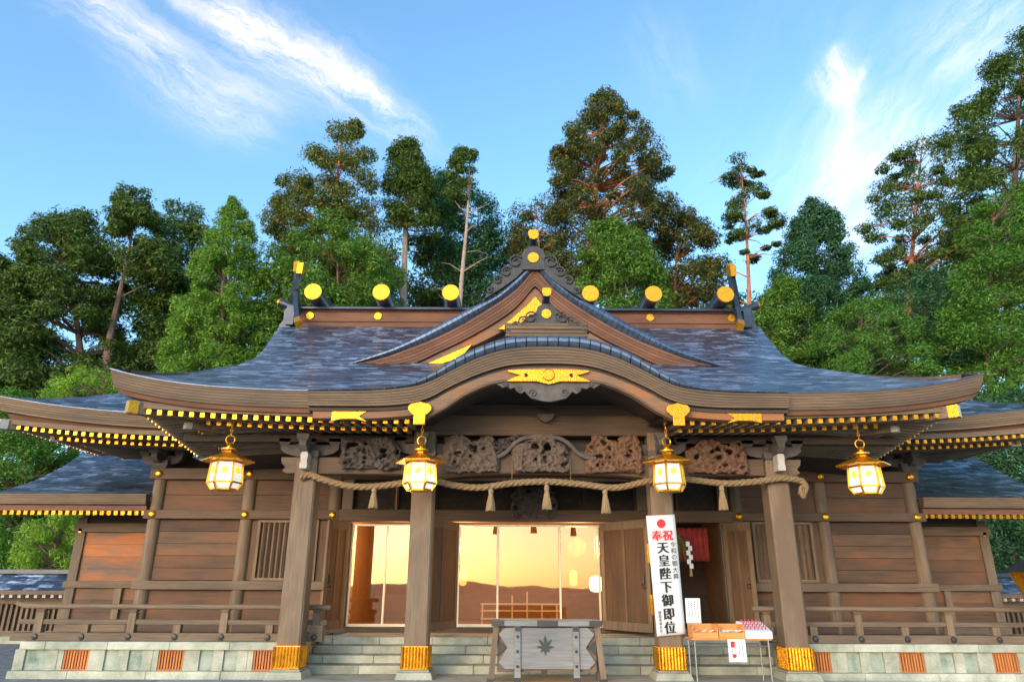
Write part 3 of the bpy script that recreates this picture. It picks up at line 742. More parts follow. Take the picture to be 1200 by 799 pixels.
# ---- main ridge with logs and crossed finials
XL, XRr = -7.55, 6.95
b_ = MB(); b_.box(XL, XRr, 6.28, 6.72, 9.30, 9.46); b_.box(XL-.03, XRr+.03, 6.24, 6.76, 9.46, 9.52); b_.box(XL, XRr, 6.30, 6.70, 9.52, 9.80); b_.box(XL-.03, XRr+.03, 6.26, 6.74, 9.80, 9.84)
rd = part(b_, 'main_ridge', 'barge', bevel=.01)
b_ = MB(); b_.box(XL-.1, XRr+.1, 6.12, 6.88, 9.84, 9.92); b_.box(XL-.05, XRr+.05, 6.3, 6.7, 9.92, 10.0); b_.build('ridge_cap', 'slate', rd, bevel=.015)
for X in (-7.0, -4.84, 3.82, 6.42):
    g = MB(); g.cyl((X, 6.285, 9.66), (X, 6.26, 9.66), .13, .12, 20); g.build('gold_boss', 'gold_eng', rd)
for X in (-6.78, -4.66, -2.5, 1.86, 3.83, 6.08):
    l_ = MB(); l_.cyl((X, 5.62, 10.20), (X, 7.4, 10.20), .25, .27, 24); lg = part(l_, 'ridge_log', 'slate', smooth=False)
    g = MB(); g.cyl((X, 5.64, 10.20), (X, 5.585, 10.20), .272, .262, 28); g.build('gold_cap', 'gold_eng', lg)
for X, s in ((-7.36, -1), (6.66, 1)):
    c_ = MB()
    lx = lambda Y_: X - s*.33 + s*(.66 if s < 0 else .42)*(Y_-5.3)/1.6*(1.15 if s < 0 else 1)
    up_pts = [(lx(5.30), 5.30, 9.02), (lx(6.0), 6.0, 9.85), (lx(6.5), 6.5, 10.55), (lx(6.78), 6.78, 11.30), (lx(6.9), 6.9, 11.75)]
    for a, b in zip(up_pts[:-1], up_pts[1:]): c_.bar(a, b, .15, .20, (0,1,0))
    dn = [(lx(7.2)+s*.1, 7.7, 9.02), (lx(6.9)+s*.1, 7.0, 9.85), (lx(6.5)+s*.08, 6.5, 10.5), (lx(6.2), 6.2, 11.0), (lx(6.05), 6.05, 11.22)]
    for a, b in zip(dn[:-1], dn[1:]): c_.bar(a, b, .13, .18, (0,1,0))
    cf = part(c_, 'ridge_finial', 'slate')
    for p, q in (((lx(6.8), 6.80, 11.36), (lx(6.93), 6.93, 11.80)), ((lx(6.08), 6.08, 11.02), (lx(5.99), 5.99, 11.36)), ((lx(5.26), 5.26, 8.98), (lx(5.45), 5.45, 9.20))):
        g = MB(); g.bar(p, q, .19, .23, (0,1,0)); g.build('gold_cap', 'gold_eng', cf)
    e_ = MB(); e_.box(X+s*.22-.12, X+s*.22+.12, 6.1, 6.9, 9.30, 9.95); e_.prism([(X+s*a, z) for a, z in [(.2,9.2),(.46,9.05),(.56,9.3),(.44,9.5),(.46,9.8),(.3,10.0)]], 6.2, 6.8)
    e_.cyl((X+s*.15, 6.5, 9.98), (X+s*.72, 6.5, 10.20), .10, .13, 14)
    eo = part(e_, 'ridge_end', 'slate'); g = MB(); g.cyl((X+s*.71, 6.5, 10.195), (X+s*.76, 6.5, 10.215), .14, .13, 18); g.build('gold_cap', 'gold', eo)

# ---- porch pillars
PX = (-4.785, -2.40, 2.40, 4.785)
for i, X in enumerate(PX):
    top = 4.06 if i in (0, 3) else 4.62
    w, c = .225, .035
    p_ = MB(); pl = [(-w,-w+c),(-w+c,-w),(w-c,-w),(w,-w+c),(w,w-c),(w-c,w),(-w+c,w),(-w,w-c)]
    vs = [(X+a, b, .14) for a, b in pl] + [(X+a*.975, b*.975, top) for a, b in pl]
    p_.add(vs, [(j, (j+1) % 8, 8+(j+1) % 8, 8+j) for j in range(8)] + [tuple(range(7,-1,-1)), tuple(range(8,16))])
    po = part(p_, 'porch_pillar', 'pillar')
    b_ = MB(); b_.add([(X-.36,-.36,-.02),(X+.36,-.36,-.02),(X+.36,.36,-.02),(X-.36,.36,-.02),(X-.31,-.31,.12),(X+.31,-.31,.12),(X+.31,.31,.12),(X-.31,.31,.12)], [(4,5,6,7),(0,1,5,4),(1,2,6,5),(2,3,7,6),(3,0,4,7)]); b_.box(X-.28,X+.28,-.28,.28,.12,.155)
    b_.build('base_stone', 'step', po, bevel=.015)
    s_ = MB(); q = w+.012
    for a in np.linspace(-q, q, 9):
        for sy in (-1, 1): s_.cyl((X+a, sy*q, .18), (X+a, sy*q, .545), .030, .030, 8); s_.cyl((X+sy*q, a, .18), (X+sy*q, a, .545), .030, .030, 8)
    s_.box(X-q-.008, X+q+.008, -q-.008, q+.008, .165, .21); s_.box(X-q, X+q, -q, q, .165, .56)
    s_.build('gold_sleeve', 'gold', po)
    # pale beam nose at the head and a bracket above
    if i in (0, 3):
        n_ = MB(); xx = X + (.02 if i == 0 else .02)
        n_.prism([(xx-.085,3.82),(xx+.065,3.82),(xx+.075,3.93),(xx+.055,3.95),(xx+.075,4.10),(xx+.05,4.16),(xx-.06,4.16),(xx-.085,4.10),(xx-.065,3.95),(xx-.085,3.93)], -.46, -.2)
        part(n_, 'beam_nose', 'nose', bevel=.01)
def bracket(X, Y, z, arm=.62, parent=hall):
    b_ = MB()
    def masu(x, y, zz, w, h):
        a, t = w/2, w*.34
        b_.add([(x-t,y-t,zz),(x+t,y-t,zz),(x+t,y+t,zz),(x-t,y+t,zz),(x-a,y-a,zz+h*.45),(x+a,y-a,zz+h*.45),(x+a,y+a,zz+h*.45),(x-a,y+a,zz+h*.45),(x-a,y-a,zz+h),(x+a,y-a,zz+h),(x+a,y+a,zz+h),(x-a,y+a,zz+h)],
               [(3,2,1,0),(0,1,5,4),(1,2,6,5),(2,3,7,6),(3,0,4,7),(4,5,9,8),(5,6,10,9),(6,7,11,10),(7,4,8,11),(8,9,10,11)])
    masu(X, Y, z, .46, .2)
    for dx, dy in ((1,0),(0,1)):
        pr = [(-arm,.22),(-arm,.13),(-arm*.8,.04),(-arm*.5,0),(arm*.5,0),(arm*.8,.04),(arm,.13),(arm,.22)]
        n = len(pr); vs = []
        for o in (-.07, .07):
            for a, h in pr: vs.append((X+a*dx+o*dy, Y+a*dy+o*dx, z+.12+h))
        b_.add(vs, [tuple(range(n)), tuple(range(2*n-1,n-1,-1))] + [(k, n+k, n+(k+1) % n, (k+1) % n) for k in range(n)])
        for a in (-arm*.86, arm*.86): masu(X+a*dx, Y+a*dy, z+.33, .24, .14)
    masu(X, Y, z+.33, .24, .14)
    part(b_, 'bracket_set', 'bracket', parent)
for i, X in enumerate(PX): bracket(X, 0, 4.02 if i in (0, 3) else 4.06, .60)
for s in (-1, 1):
    bracket(s*9.35, 3.15, 4.32, .5); bracket(s*7.1, 3.15, 4.32, .4)

# ---- porch beams and carvings
b_ = MB(); b_.box(-4.56, -2.63, -.14, .14, 3.76, 4.10); part(b_, 'tie_beam', 'beam_x', bevel=.02)
b_ = MB(); b_.box(2.63, 4.56, -.14, .14, 3.76, 4.10); part(b_, 'tie_beam', 'beam_x', bevel=.02)
# rainbow beam of the middle bay: gently bowed
A = [(x, 4.16+.10*(1-(x/2.2)**2)) for x in np.linspace(-2.2, 2.2, 24)]; B = [(x, 3.68+.10*(1-(x/2.2)**4)) for x in np.linspace(-2.2, 2.2, 24)]
b_ = MB(); b_.band(A, B, -.16, .16); part(b_, 'rainbow_beam', 'beam_x', bevel=.02)
b_ = MB(); b_.box(-2.62, 2.75, -.18, .18, 4.56, 4.98); part(b_, 'porch_beam', 'beam_x', bevel=.02)
b_ = MB(); b_.box(-7.4, -2.64, -.12, .12, 4.42, 4.56); part(b_, 'eave_purlin', 'dark')
b_ = MB(); b_.box(2.77, 7.4, -.12, .12, 4.42, 4.56); part(b_, 'eave_purlin', 'dark')
b_ = MB(); b_.box(-2.5, 2.6, 0.25, .35, 3.7, 5.2); part(b_, 'transom_backing', 'dark')
b_ = MB(); b_.box(-4.6, -2.5, .2, .3, 4.1, 4.7); part(b_, 'transom_backing', 'dark'); b_ = MB(); b_.box(2.5, 4.6, .2, .3, 4.1, 4.7); part(b_, 'transom_backing', 'dark')
for s in (-1, 1):   # carved beam noses outside the outer pillars
    n_ = MB(); X = s*5.0; pts = [(0,3.78),(.20,3.77),(.30,3.82),(.24,3.90),(.32,3.98),(.34,4.10),(0,4.10)]
    n_.prism([(X+s*a, z) for a, z in (pts if s > 0 else pts[::-1])], -.11, .11); part(n_, 'beam_nose', 'grey_x', bevel=.012)
def carving(x0, x1, z0, z1, y, mat, seed, depth=.17, cut=-.02, name='carving'):
    nx, nz_ = int((x1-x0)/.017), int((z1-z0)/.017)
    H = np.zeros((nz_+1, nx+1)); K = np.zeros((nz_+1, nx+1), bool)
    for j in range(nz_+1):
        for i in range(nx+1):
            u, v = i/nx*2-1, j/nz_*2-1
            x, z = x0+(x1-x0)*i/nx, z0+(z1-z0)*j/nz_
            rdg = 1-abs(fractal(x*5.2+seed, z*6.2, seed*1.7, 3))*2.3
            fine = fractal(x*19+seed*3, z*19, seed, 2)
            env = 1-(abs(u)**4) - max(0, v)**2*.75*(1+.6*math.sin(u*5+seed))
            H[j, i] = max(0, .35+.5*rdg+.16*fine)*min(1, max(0, env)*2)
            K[j, i] = (env + .55*fractal(x*4.5-seed, z*5.5, seed*.3, 3) > .05) and (rdg > cut-.35 or v < -.75)
    c_ = MB(); P = [[(x0+(x1-x0)*i/nx, y-depth*H[j, i], z0+(z1-z0)*j/nz_) for i in range(nx+1)] for j in range(nz_+1)]
    c_.v = [p for row in P for p in row]
    for j in range(nz_):
        for i in range(nx):
            if K[j, i] and K[j, i+1] and K[j+1, i] and K[j+1, i+1]:
                a = j*(nx+1)+i; c_.f.append((a, a+1, a+nx+2, a+nx+1))
    o = part(c_, name, mat, smooth=True)
    md = o.modifiers.new('thick', 'SOLIDIFY'); md.thickness = .05; md.offset = -1
    return o
carving(-2.02, -.84, 3.80, 4.52, -.20, 'carve', 1.3)
carving(-.62, .58, 3.80, 4.50, -.22, 'carve', 4.1)
carving(.86, 2.10, 3.80, 4.54, -.20, 'carve_red', 7.7)
carving(-4.15, -2.85, 3.86, 4.48, -.18, 'carve_dark', 9.2)
carving(2.95, 4.25, 3.80, 4.46, -.18, 'carve_red', 12.4)
carving(-1.35, -.05, 4.14, 4.55, -.05, 'carve_dark', 15.5)
for s in (-1, 1):   # frog-leg strut arms beside the middle carving
    pts = [(s*(.1+t), -.26, z) for t, z in ((0,4.50),(.25,4.49),(.45,4.38),(.62,4.20),(.80,4.10),(1.0,4.07))]
    f_ = MB(); f_.tube([(p[0]+.0, p[1], p[2]) for p in smooth_poly(pts, 24)], .045, 8); part(f_, 'strut_arm', 'bracket')
f_ = MB(); f_.prism([(-.14,4.46),(.16,4.46),(.22,4.56),(-.20,4.56)], -.3, -.1); part(f_, 'bracket_block', 'bracket')
# ---- front wall of the hall
YW = 3.2
COLS = (-9.33, -7.08, -4.95, 4.95, 7.08, 9.33)
for X in COLS:
    c_ = MB(); c_.cyl((X, YW, .58), (X, YW, 4.36), .165, .155, 20); co = part(c_, 'wall_column', 'grey_z', smooth=False)
    for z in (4.20, 3.22) if abs(X) > 5 else (3.22,):
        g = MB(); g.lathe([(.09,0),(.075,.03),(.035,.05)], (0,0,0), 14); g.v = [(X+v[0], YW-.20-v[2], z+v[1]) for v in g.v]; g.build('gold_boss', 'gold', co)
for s in (-1, 1):
    a, b = (s*4.8, s*9.55) if s > 0 else (s*9.55, s*4.8)
    for nm, z0, z1, d in (('head_beam',4.07,4.34,.18),('lintel_beam',3.12,3.33,.19),('waist_beam',1.50,1.70,.19),('sill_beam',.58,.74,.16)):
        b_ = MB(); b_.box(a, b, YW-d, YW+.1, z0, z1); part(b_, nm, 'beam_x' if nm != 'waist_beam' else 'grey_x', bevel=.015)
    for x0, x1 in ((7.24, 9.17), (5.1, 6.92)):
        X0, X1 = sorted((s*x0, s*x1))
        for z0, z1 in ((3.34,4.07),(1.71,3.11),(.75,1.49)):
            if x0 < 6 and z0 == 1.71:
                xa, xb = sorted((s*5.36, s*6.70))
                for c0, c1 in ((X0, xa-.06), (xb+.06, X1)):
                    b_ = MB(); b_.box(c0, c1, YW-.03, YW+.05, z0, z1); part(b_, 'wall_panel', 'brown_z')
                w_ = MB(); w_.box(xa-.07, xa, YW-.09, YW+.05, z0, z1); w_.box(xb, xb+.07, YW-.09, YW+.05, z0, z1); w_.box(xa, xb, YW-.09, YW+.05, z0, z0+.06); w_.box(xa, xb, YW-.09, YW+.05, z1-.06, z1)
                wo_ = part(w_, 'lattice_window', 'grey_z'); k = MB()
                for q in np.linspace(xa+.08, xb-.08, 10): k.add([(q-.045,YW-.02,z0+.05),(q,YW-.075,z0+.05),(q+.045,YW-.02,z0+.05),(q-.045,YW-.02,z1-.05),(q,YW-.075,z1-.05),(q+.045,YW-.02,z1-.05)], [(0,1,4,3),(1,2,5,4),(2,0,3,5)])
                k.build('lattice_bars', 'grey_z', wo_); k = MB(); k.box(xa, xb, YW+.02, YW+.05, z0+.05, z1-.05); k.build('window_backing', 'interior', wo_)
                continue
            b_ = MB(); n = max(2, round((z1-z0)/.30)); hgt = (z1-z0)/n
            for q in range(n):
                dy = .016*rnd.random(); b_.box(X0, X1, YW-.035+dy, YW+.05, z0+q*hgt+.005, z0+(q+1)*hgt-.005)
            part(b_, 'wall_panel', 'brown_x')
# middle: posts, lintel, transom
for X in (-4.62, -2.62, 2.62, 4.62):
    b_ = MB(); b_.box(X-.13, X+.13, YW-.14, YW+.12, .6, 4.4); part(b_, 'door_post', 'grey_z', bevel=.015)
b_ = MB(); b_.box(-4.8, 4.8, YW-.2, YW+.12, 3.08, 3.36); part(b_, 'door_lintel', 'beam_x', bevel=.015)
b_ = MB(); b_.box(-4.8, 4.8, YW-.16, YW+.12, 4.08, 4.4); part(b_, 'head_beam', 'dark', bevel=.015)
b_ = MB(); b_.box(-4.8, 4.8, YW-.16, YW+.4, .56, .70); part(b_, 'threshold', 'beam_x', bevel=.015)
for x0, x1 in ((-4.5,-3.5),(-3.4,-2.75),(-2.45,-1.25),(-1.2,1.2),(1.25,2.45),(2.75,3.4),(3.5,4.5)):
    t_ = MB(); xs_ = np.arange(x0+.04, x1, .085)
    for q in xs_:
        t_.bar((q, YW, 3.36), (q+.7 if q+.7 < x1 else x1, YW, 3.36+min(.7, x1-q)), .022, .02, (0,1,0)); t_.bar((q, YW+.02, 3.36), (max(x0, q-.7), YW+.02, 3.36+min(.7, q-x0)), .022, .02, (0,1,0))
    t_.box(x0, x1, YW+.07, YW+.11, 3.36, 4.08); t_.box(x0-.03, x0+.02, YW-.06, YW+.06, 3.36, 4.08); t_.box(x1-.02, x1+.03, YW-.06, YW+.06, 3.36, 4.08)  # includes an added dark backing that stops room light showing through
    part(t_, 'transom_lattice', 'dark')
carving(-.62, .55, 3.16, 3.92, YW-.16, 'carve_dark', 21.0, .12)
# doors, glass and the dark room behind
def glass_bay(x0, x1, mull, glass=True):
    f_ = MB(); f_.box(x0, x1, YW-.02, YW+.05, .70, .76); f_.box(x0, x1, YW-.02, YW+.05, 2.98, 3.02)
    for q in [x0+.02, *mull, x1-.02]: f_.box(q-.022, q+.022, YW-.03, YW+.05, .76, 2.98)
    fr = part(f_, 'glass_door', 'frame')
    edges = [x0, *mull, x1]
    for a, b in zip(edges[:-1], edges[1:]):
        g = MB(); g.box(a+.03, b-.03, YW+.010, YW+.018, .76, 2.98); g.build('glass_pane', 'glass', fr)
glass_bay(-4.47, -2.77, (-3.62,)); glass_bay(-2.46, 2.46, (-1.86, -.92, .58, 1.52)); r_ = MB(); r_.box(2.70, 2.76, YW+.12, 6.0, .62, 4.4); r_.box(2.76, 4.8, 5.9, 6.0, .62, 4.4); part(r_, 'added_shade_partition', 'dark')  # added partition and back wall, there to keep the right bay dark
def leaf(hx, dx, w, ang):
    """half door hinged at hx, swung outwards; dx = -1 opens to the left, 1 to the right"""
    c, s = math.cos(ang), math.sin(ang)
    T = lambda v: Vector((hx + dx*(v.x*c - v.y*0) + 0, YW-.22 - v.x*s + v.y, v.z))
    d_ = MB(); d_.prism([(0,.68),(w,.68),(w,3.04),(0,3.04)], -.03, .03, T)
    o = part(d_, 'door_leaf', 'brown_z', bevel=.006)
    r_ = MB()
    for a, b, z0, z1 in ((0,w,.68,.86),(0,w,2.86,3.04),(0,.12,.86,2.86),(w-.12,w,.86,2.86),(w/2-.03,w/2+.03,.86,2.86)):
        r_.prism([(a,z0),(b,z0),(b,z1),(a,z1)], -.055, -.025, T)
    r_.build('door_rail', 'grey_z', o)
    h_ = MB(); p = T(Vector((w-.22, -.07, 1.75))); h_.cyl(p+Vector((0,0,-.09)), p+Vector((0,0,.09)), .022, .022, 8); q = T(Vector((w-.22,-.10,1.63))); h_.tube([q+Vector((.05*math.cos(t*.6), 0, .05*math.sin(t*.6))) for t in range(11)], .012, 6); h_.build('door_pull', 'iron', o)
    for z in (1.25, 2.3) if dx > 0 and w > 1 else ():
        k = MB(); p = T(Vector((w-.02, -.06, z))); k.box(p.x-.035, p.x+.035, p.y-.03, p.y+.01, z-.2, z+.2); k.build('door_hinge', 'gold', o)
leaf(-1.86, -1, 1.62, R(68)); leaf(1.54, 1, 1.62, R(57)); leaf(-4.50, -1, .85, R(70)); leaf(4.50, 1, .85, R(60)); leaf(2.80, -1, .80, R(74))
r_ = MB(); r_.grid([[(-4.75,YW+.3,.62),(4.75,YW+.3,.62)],[(-4.75,8.5,.62),(4.75,8.5,.62)]]); part(r_, 'room_floor', 'interior')
r_ = MB(); r_.box(-4.8,4.8,8.5,8.55,.6,4.4); r_.box(-4.85,-4.8,YW+.1,8.5,.6,4.4); r_.box(4.8,4.85,YW+.1,8.5,.6,4.4); r_.box(-4.8,4.8,YW+.1,8.5,4.4,4.45); part(r_, 'room_wall', 'interior')
for X in (-9.42, 9.42):
    b_ = MB(); b_.box(X-.06, X+.06, YW+.1, 9.6, .5, 4.9); part(b_, 'side_wall', 'brown_x')
b_ = MB(); b_.box(-9.4, 9.4, 9.5, 9.6, .5, 7.0); part(b_, 'rear_wall', 'brown_x')

# ================================================================== things inside the hall seen through the glass
def inside_lamp(x, y, z, lab, mat='lamp', sz=.09):
    t = empty('hanging_lamp', (x, y, z-.3), lab, 'lamp', 'lamps inside the hall')
    l_ = MB(); l_.lathe([(.04*sz/.09,-.26),(sz,-.22),(sz*1.15,-.02),(sz*.9,.10),(.03,.14)], (x,y,z), 12); l_.build('lamp_shade', mat, t)
    c_ = MB(); c_.cyl((x,y,z+.14), (x,y,4.4), .012, .012, 6); c_.build('hanging_cord', 'iron', t)
inside_lamp(-1.85, 4.9, 1.86, 'small amber lamp behind the left pane of the middle glass door')
inside_lamp(1.05, 4.9, 1.86, 'small amber lamp beside the white lamp behind the middle glass door')
inside_lamp(1.62, 4.7, 1.72, 'glowing white lamp behind the right mullion of the middle glass door', 'white_lamp', .16)
for X, e_ in ((-1.85, 240), (1.2, 280), (-3.6, 110), (3.6, 4)):  # added fill lights for an orange glow in the glass, beyond the visible lamps
    pl = bpy.data.lights.new('glass_glow_fill', 'POINT'); pl.energy = e_; pl.color = (1, .55, .22); pl.shadow_soft_size = .25
    po_ = bpy.data.objects.new('glass_glow_fill', pl); link(po_); po_.location = (X, 5.2, 2.6)
st = empty('offering_rack', (-.35, 5.6, .62), 'low wooden rail rack inside the hall behind the middle glass door', 'rack')
for k in range(6):
    x = -1.35+k*.4; p_ = MB(); p_.box(x-.02, x+.02, 5.58, 5.62, .62, 1.15+.1*k*(k < 4)); p_.build('post', 'frame', st)
for z in (.75, .95, 1.12):
    p_ = MB(); p_.box(-1.4, .75, 5.57, 5.60, z, z+.035); p_.build('rail', 'frame', st)
cu = MB(); pts = []
for j, z in enumerate(np.linspace(.66, 3.1, 12)):
    pts.append([(1.86+.30*i/24, YW+.30+.035*math.sin(i*1.6)+.01*math.sin(j), z) for i in range(25)])
cu.grid(pts); o = cu.build('curtain', 'curtain', origin=(2.0, YW+.3, .66), smooth=True)
o.modifiers.new('thick', 'SOLIDIFY').thickness = .01
tag(o, 'dark red curtain hanging inside the middle doorway on the right', 'curtain')
cu = MB(); pts = []
for j, z in enumerate(np.linspace(2.2, 3.0, 6)):
    pts.append([(3.5+.85*i/24, YW+.42+.035*math.sin(i*1.6), z) for i in range(25)])
cu.grid(pts); o = cu.build('curtain', 'curtain', origin=(3.9, YW+.4, 2.2), smooth=True); o.modifiers.new('thick', 'SOLIDIFY').thickness = .01
tag(o, 'short red curtain across the top of the doorway beside the banner', 'curtain')
# straw ornament hanging in the right doorway
od = empty('straw_wreath', (3.25, 2.75, 2.1), 'dark green sakaki and white paper streamer hanging beside the banner', 'ornament')
w_ = MB()
for k in range(46):
    a = R(rnd.uniform(-150, -30)); L = rnd.uniform(.35, .8); x = 3.22+rnd.uniform(-.12, .12); z = 2.85-.1*rnd.random()
    w_.tube([(x, 2.8, z), (x+.5*L*math.cos(a), 2.74+.05*rnd.random(), z+.35*L*math.sin(a)+.05), (x+.6*L*math.cos(a), 2.74, z+L*math.sin(a))], [.014,.011,.004], 4)
w_.build('leafy_branch', 'l_dark', od)
w_ = MB()
for k in range(6):
    z = 2.62-k*.10; dx = .025*(1 if k % 2 else -1)
    w_.box(3.62+dx-.045, 3.62+dx+.045, 2.76, 2.765, z-.11, z)
w_.build('paper_streamer', 'white', od)
w_ = MB(); w_.cyl((3.62,2.76,1.84),(3.62,2.76,2.01),.045,.025,8); w_.build('tassel', 'tassel', od)

# ================================================================== side halls (low roofs left and right)
def side_hall(s, label):
    t = empty('side_hall', (s*11.5, 5.0, 0), label, 'building', 'low side halls')
    YEv, YRg = 2.9, 6.2
    def z_(Y): d = Y-YEv; return 3.70 + .22*d + .075*d*d
    P, UV = [], []
    for Y in np.linspace(YEv, YRg, 22):
        xo = 13.35 - .03*(Y-YEv); row = [(s*x, Y, z_(Y)) for x in np.linspace(9.5, xo, 26)]; P.append(row); UV.append([(p[0], Y*1.15) for p in row])
    for Y in np.linspace(YRg+.15, 2*YRg-YEv, 12):
        row = [(s*x, Y, z_(2*YRg-Y)) for x in np.linspace(9.5, 13.3, 26)]; P.append(row); UV.append([(p[0], Y*1.15) for p in row])
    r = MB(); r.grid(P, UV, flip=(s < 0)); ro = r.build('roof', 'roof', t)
    pth = [(s*x, YEv, 3.70) for x in np.linspace(9.5, 13.35, 12)] + [(s*(13.35-.03*(y-YEv)), y, z_(y)) for y in np.linspace(YEv, YRg, 12)][1:]
    nrm = [(0,-1)]*11+[(s,-1)]+[(s,0)]*11; e = MB()
    for k in range(5): e.sweep(pth, nrm, [(-.01*k,-.006-k*.05),(-.01*k,-.052-k*.05),(-.25,-.052-k*.05),(-.25,-.006-k*.05)])
    e.build('eave_edge', 'fascia', ro)
    b = MB(); b.box(*sorted((s*9.5, s*13.2)), YEv+.12, YEv+.24, 3.30, 3.43); b.build('eave_board', 'barge', ro)
    b = MB(); b.grid([[(s*x, y, 3.34+.12*(y-YEv)) for x in (9.5, 13.2)] for y in (YEv+.15, 6.0)], flip=(s > 0)); b.build('soffit', 'soffit', ro)
    ra, rc = MB(), MB()
    for k in range(22):
        X = s*(9.55+k*.168); ra.bar((X, YEv+.14, 3.25), (X, 4.6, 3.42), .075, .08); rc.bar((X, YEv+.12, 3.248), (X, YEv+.16, 3.252), .09, .095)
    tag(ra.build('rafters', 'rafter', ro), kind='stuff'); tag(rc.build('rafter_caps', 'gold', ro), kind='stuff')
    for X in (11.78,):
        c = MB(); c.box(*sorted((s*(X-.12), s*(X+.12))), 4.38, 4.62, .5, 3.25); co = c.build('column', 'grey_z', t, bevel=.01)
        g = MB(); g.cyl((s*X, 4.37, 2.92), (s*X, 4.33, 2.92), .07, .05, 14); g.build('gold_boss', 'gold', co)
    for nm, z0, z1 in (('head_beam',2.88,3.10),('waist_beam',1.52,1.68),('sill_beam',.5,.66)):
        b = MB(); b.box(*sorted((s*9.4, s*11.95)), 4.33, 4.6, z0, z1); b.build(nm, 'grey_x', t, bevel=.01)
    b = MB(); b.box(*sorted((s*9.4, s*11.66)), 4.45, 4.55, 3.10, 3.5); b.build('frieze_board', 'dark', t)
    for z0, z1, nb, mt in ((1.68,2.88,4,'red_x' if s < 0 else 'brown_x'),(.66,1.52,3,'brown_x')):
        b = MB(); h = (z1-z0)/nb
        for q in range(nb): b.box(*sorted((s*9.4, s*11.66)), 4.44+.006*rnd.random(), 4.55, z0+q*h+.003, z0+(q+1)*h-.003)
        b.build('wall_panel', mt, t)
    c = MB(); c.box(*sorted((s*10.45, s*10.62)), 4.36, 4.5, .66, 1.52); c.build('wall_stud', 'grey_z', t)
    b = MB(); b.box(*sorted((s*11.7, s*11.8)), 4.6, 9.4, .5, 3.9); b.build('side_wall', 'brown_x', t)
side_hall(-1, 'low side hall with orange wall panel at the left end')
side_hall(1, 'low side hall with grey brown wall panel at the right end')

# ================================================================== stone platform, steps, railings
def platform(s, label):
    t = empty('stone_platform', (s*7.3, .3, 0), label, 'platform', 'stone platforms under the verandas')
    a, b_ = 4.72, 10.05 if s < 0 else 12.4
    X = lambda u, v: sorted((s*u, s*v))
    c = MB(); x = a
    while x < b_-.1:
        w = min(1.15+.2*rnd.random(), b_-x); c.box(*X(x+.003, x+w-.003), .20, 1.2, .445, .585); x += w
    c.build('cap_stone', 'stone', t, bevel=.008)
    c = MB(); x = a
    while x < b_-.1:
        w = min(1.3+.3*rnd.random(), b_+.1-x); c.box(*X(x+.003, x+w-.003), .14, .6, -.1, .075); x += w
    c.build('base_stone', 'stone', t, bevel=.008)
    vents = [v for v in (5.33, 7.15, 8.97, 10.79) if v < b_-.5]
    PB = lambda *q, nm='stone_pilaster', mt='stone': (lambda m_: (m_.box(*q), m_.build(nm, mt, t, bevel=.004)))(MB())
    stops = sorted([v+d for v in vents for d in (-.45, .45)] + [a, b_] + [(u+v)/2 for u, v in zip(vents[:-1], vents[1:])])
    for u, v in zip(stops[:-1], stops[1:]):
        if v-u < .3: continue
        if any(abs((u+v)/2-q) < .05 for q in vents): continue
        PB(*X(u+.10, v-.10), .30, .6, .078, .442, nm='stone_panel', mt='stone_panel')
    for u in stops: PB(*X(u-.098, u+.098), .26, .6, .076, .444)
    for v in vents: PB(*X(v-.355, v-.245), .27, .6, .076, .444); PB(*X(v+.245, v+.355), .27, .6, .076, .444)
    for v in vents:
        g = MB()
        for q in np.linspace(v-.22, v+.22, 9): g.box(*X(q-.016, q+.016), .285, .32, .08, .44)
        g.box(*X(v-.245, v+.245), .275, .33, .42, .443); g.box(*X(v-.245, v+.245), .275, .33, .077, .1)
        go = g.build('vent_grille', 'vent', t); k = MB(); k.box(*X(v-.245, v+.245), .40, .42, .08, .44); k.build('vent_backing', 'ink', go)
    f = MB(); f.box(*X(a, b_-.05), 1.2, 3.1, .45, .575); f.build('veranda_floor', 'grey_x', t)
    k = MB(); k.box(*X(a, b_-.1), .6, 4.3, -.1, .44); k.build('platform_core', 'step', t)
platform(-1, 'pale stone platform with orange vents under the left veranda')
platform(1, 'mossy stone platform with orange vents under the right veranda')
stp = empty('stone_steps', (0, .9, 0), 'grey granite steps behind the offertory box', 'steps')
for k, (y, z0, z1) in enumerate(((.55,-.02,.145),(.93,.145,.29),(1.31,.29,.435),(1.69,.435,.58))):
    c = MB(); x = -4.70+.3*(k % 2)
    if k % 2: c.box(-4.70, x-.004, y, y+.5, z0+.002, z1)
    while x < 4.69:
        w = min(.95+.25*rnd.random(), 4.70-x); c.box(x+.004, x+w-.004, y, y+.5 if k < 3 else 3.1, z0+.002, z1); x += w
    c.build('step', 'step', stp, bevel=.008)
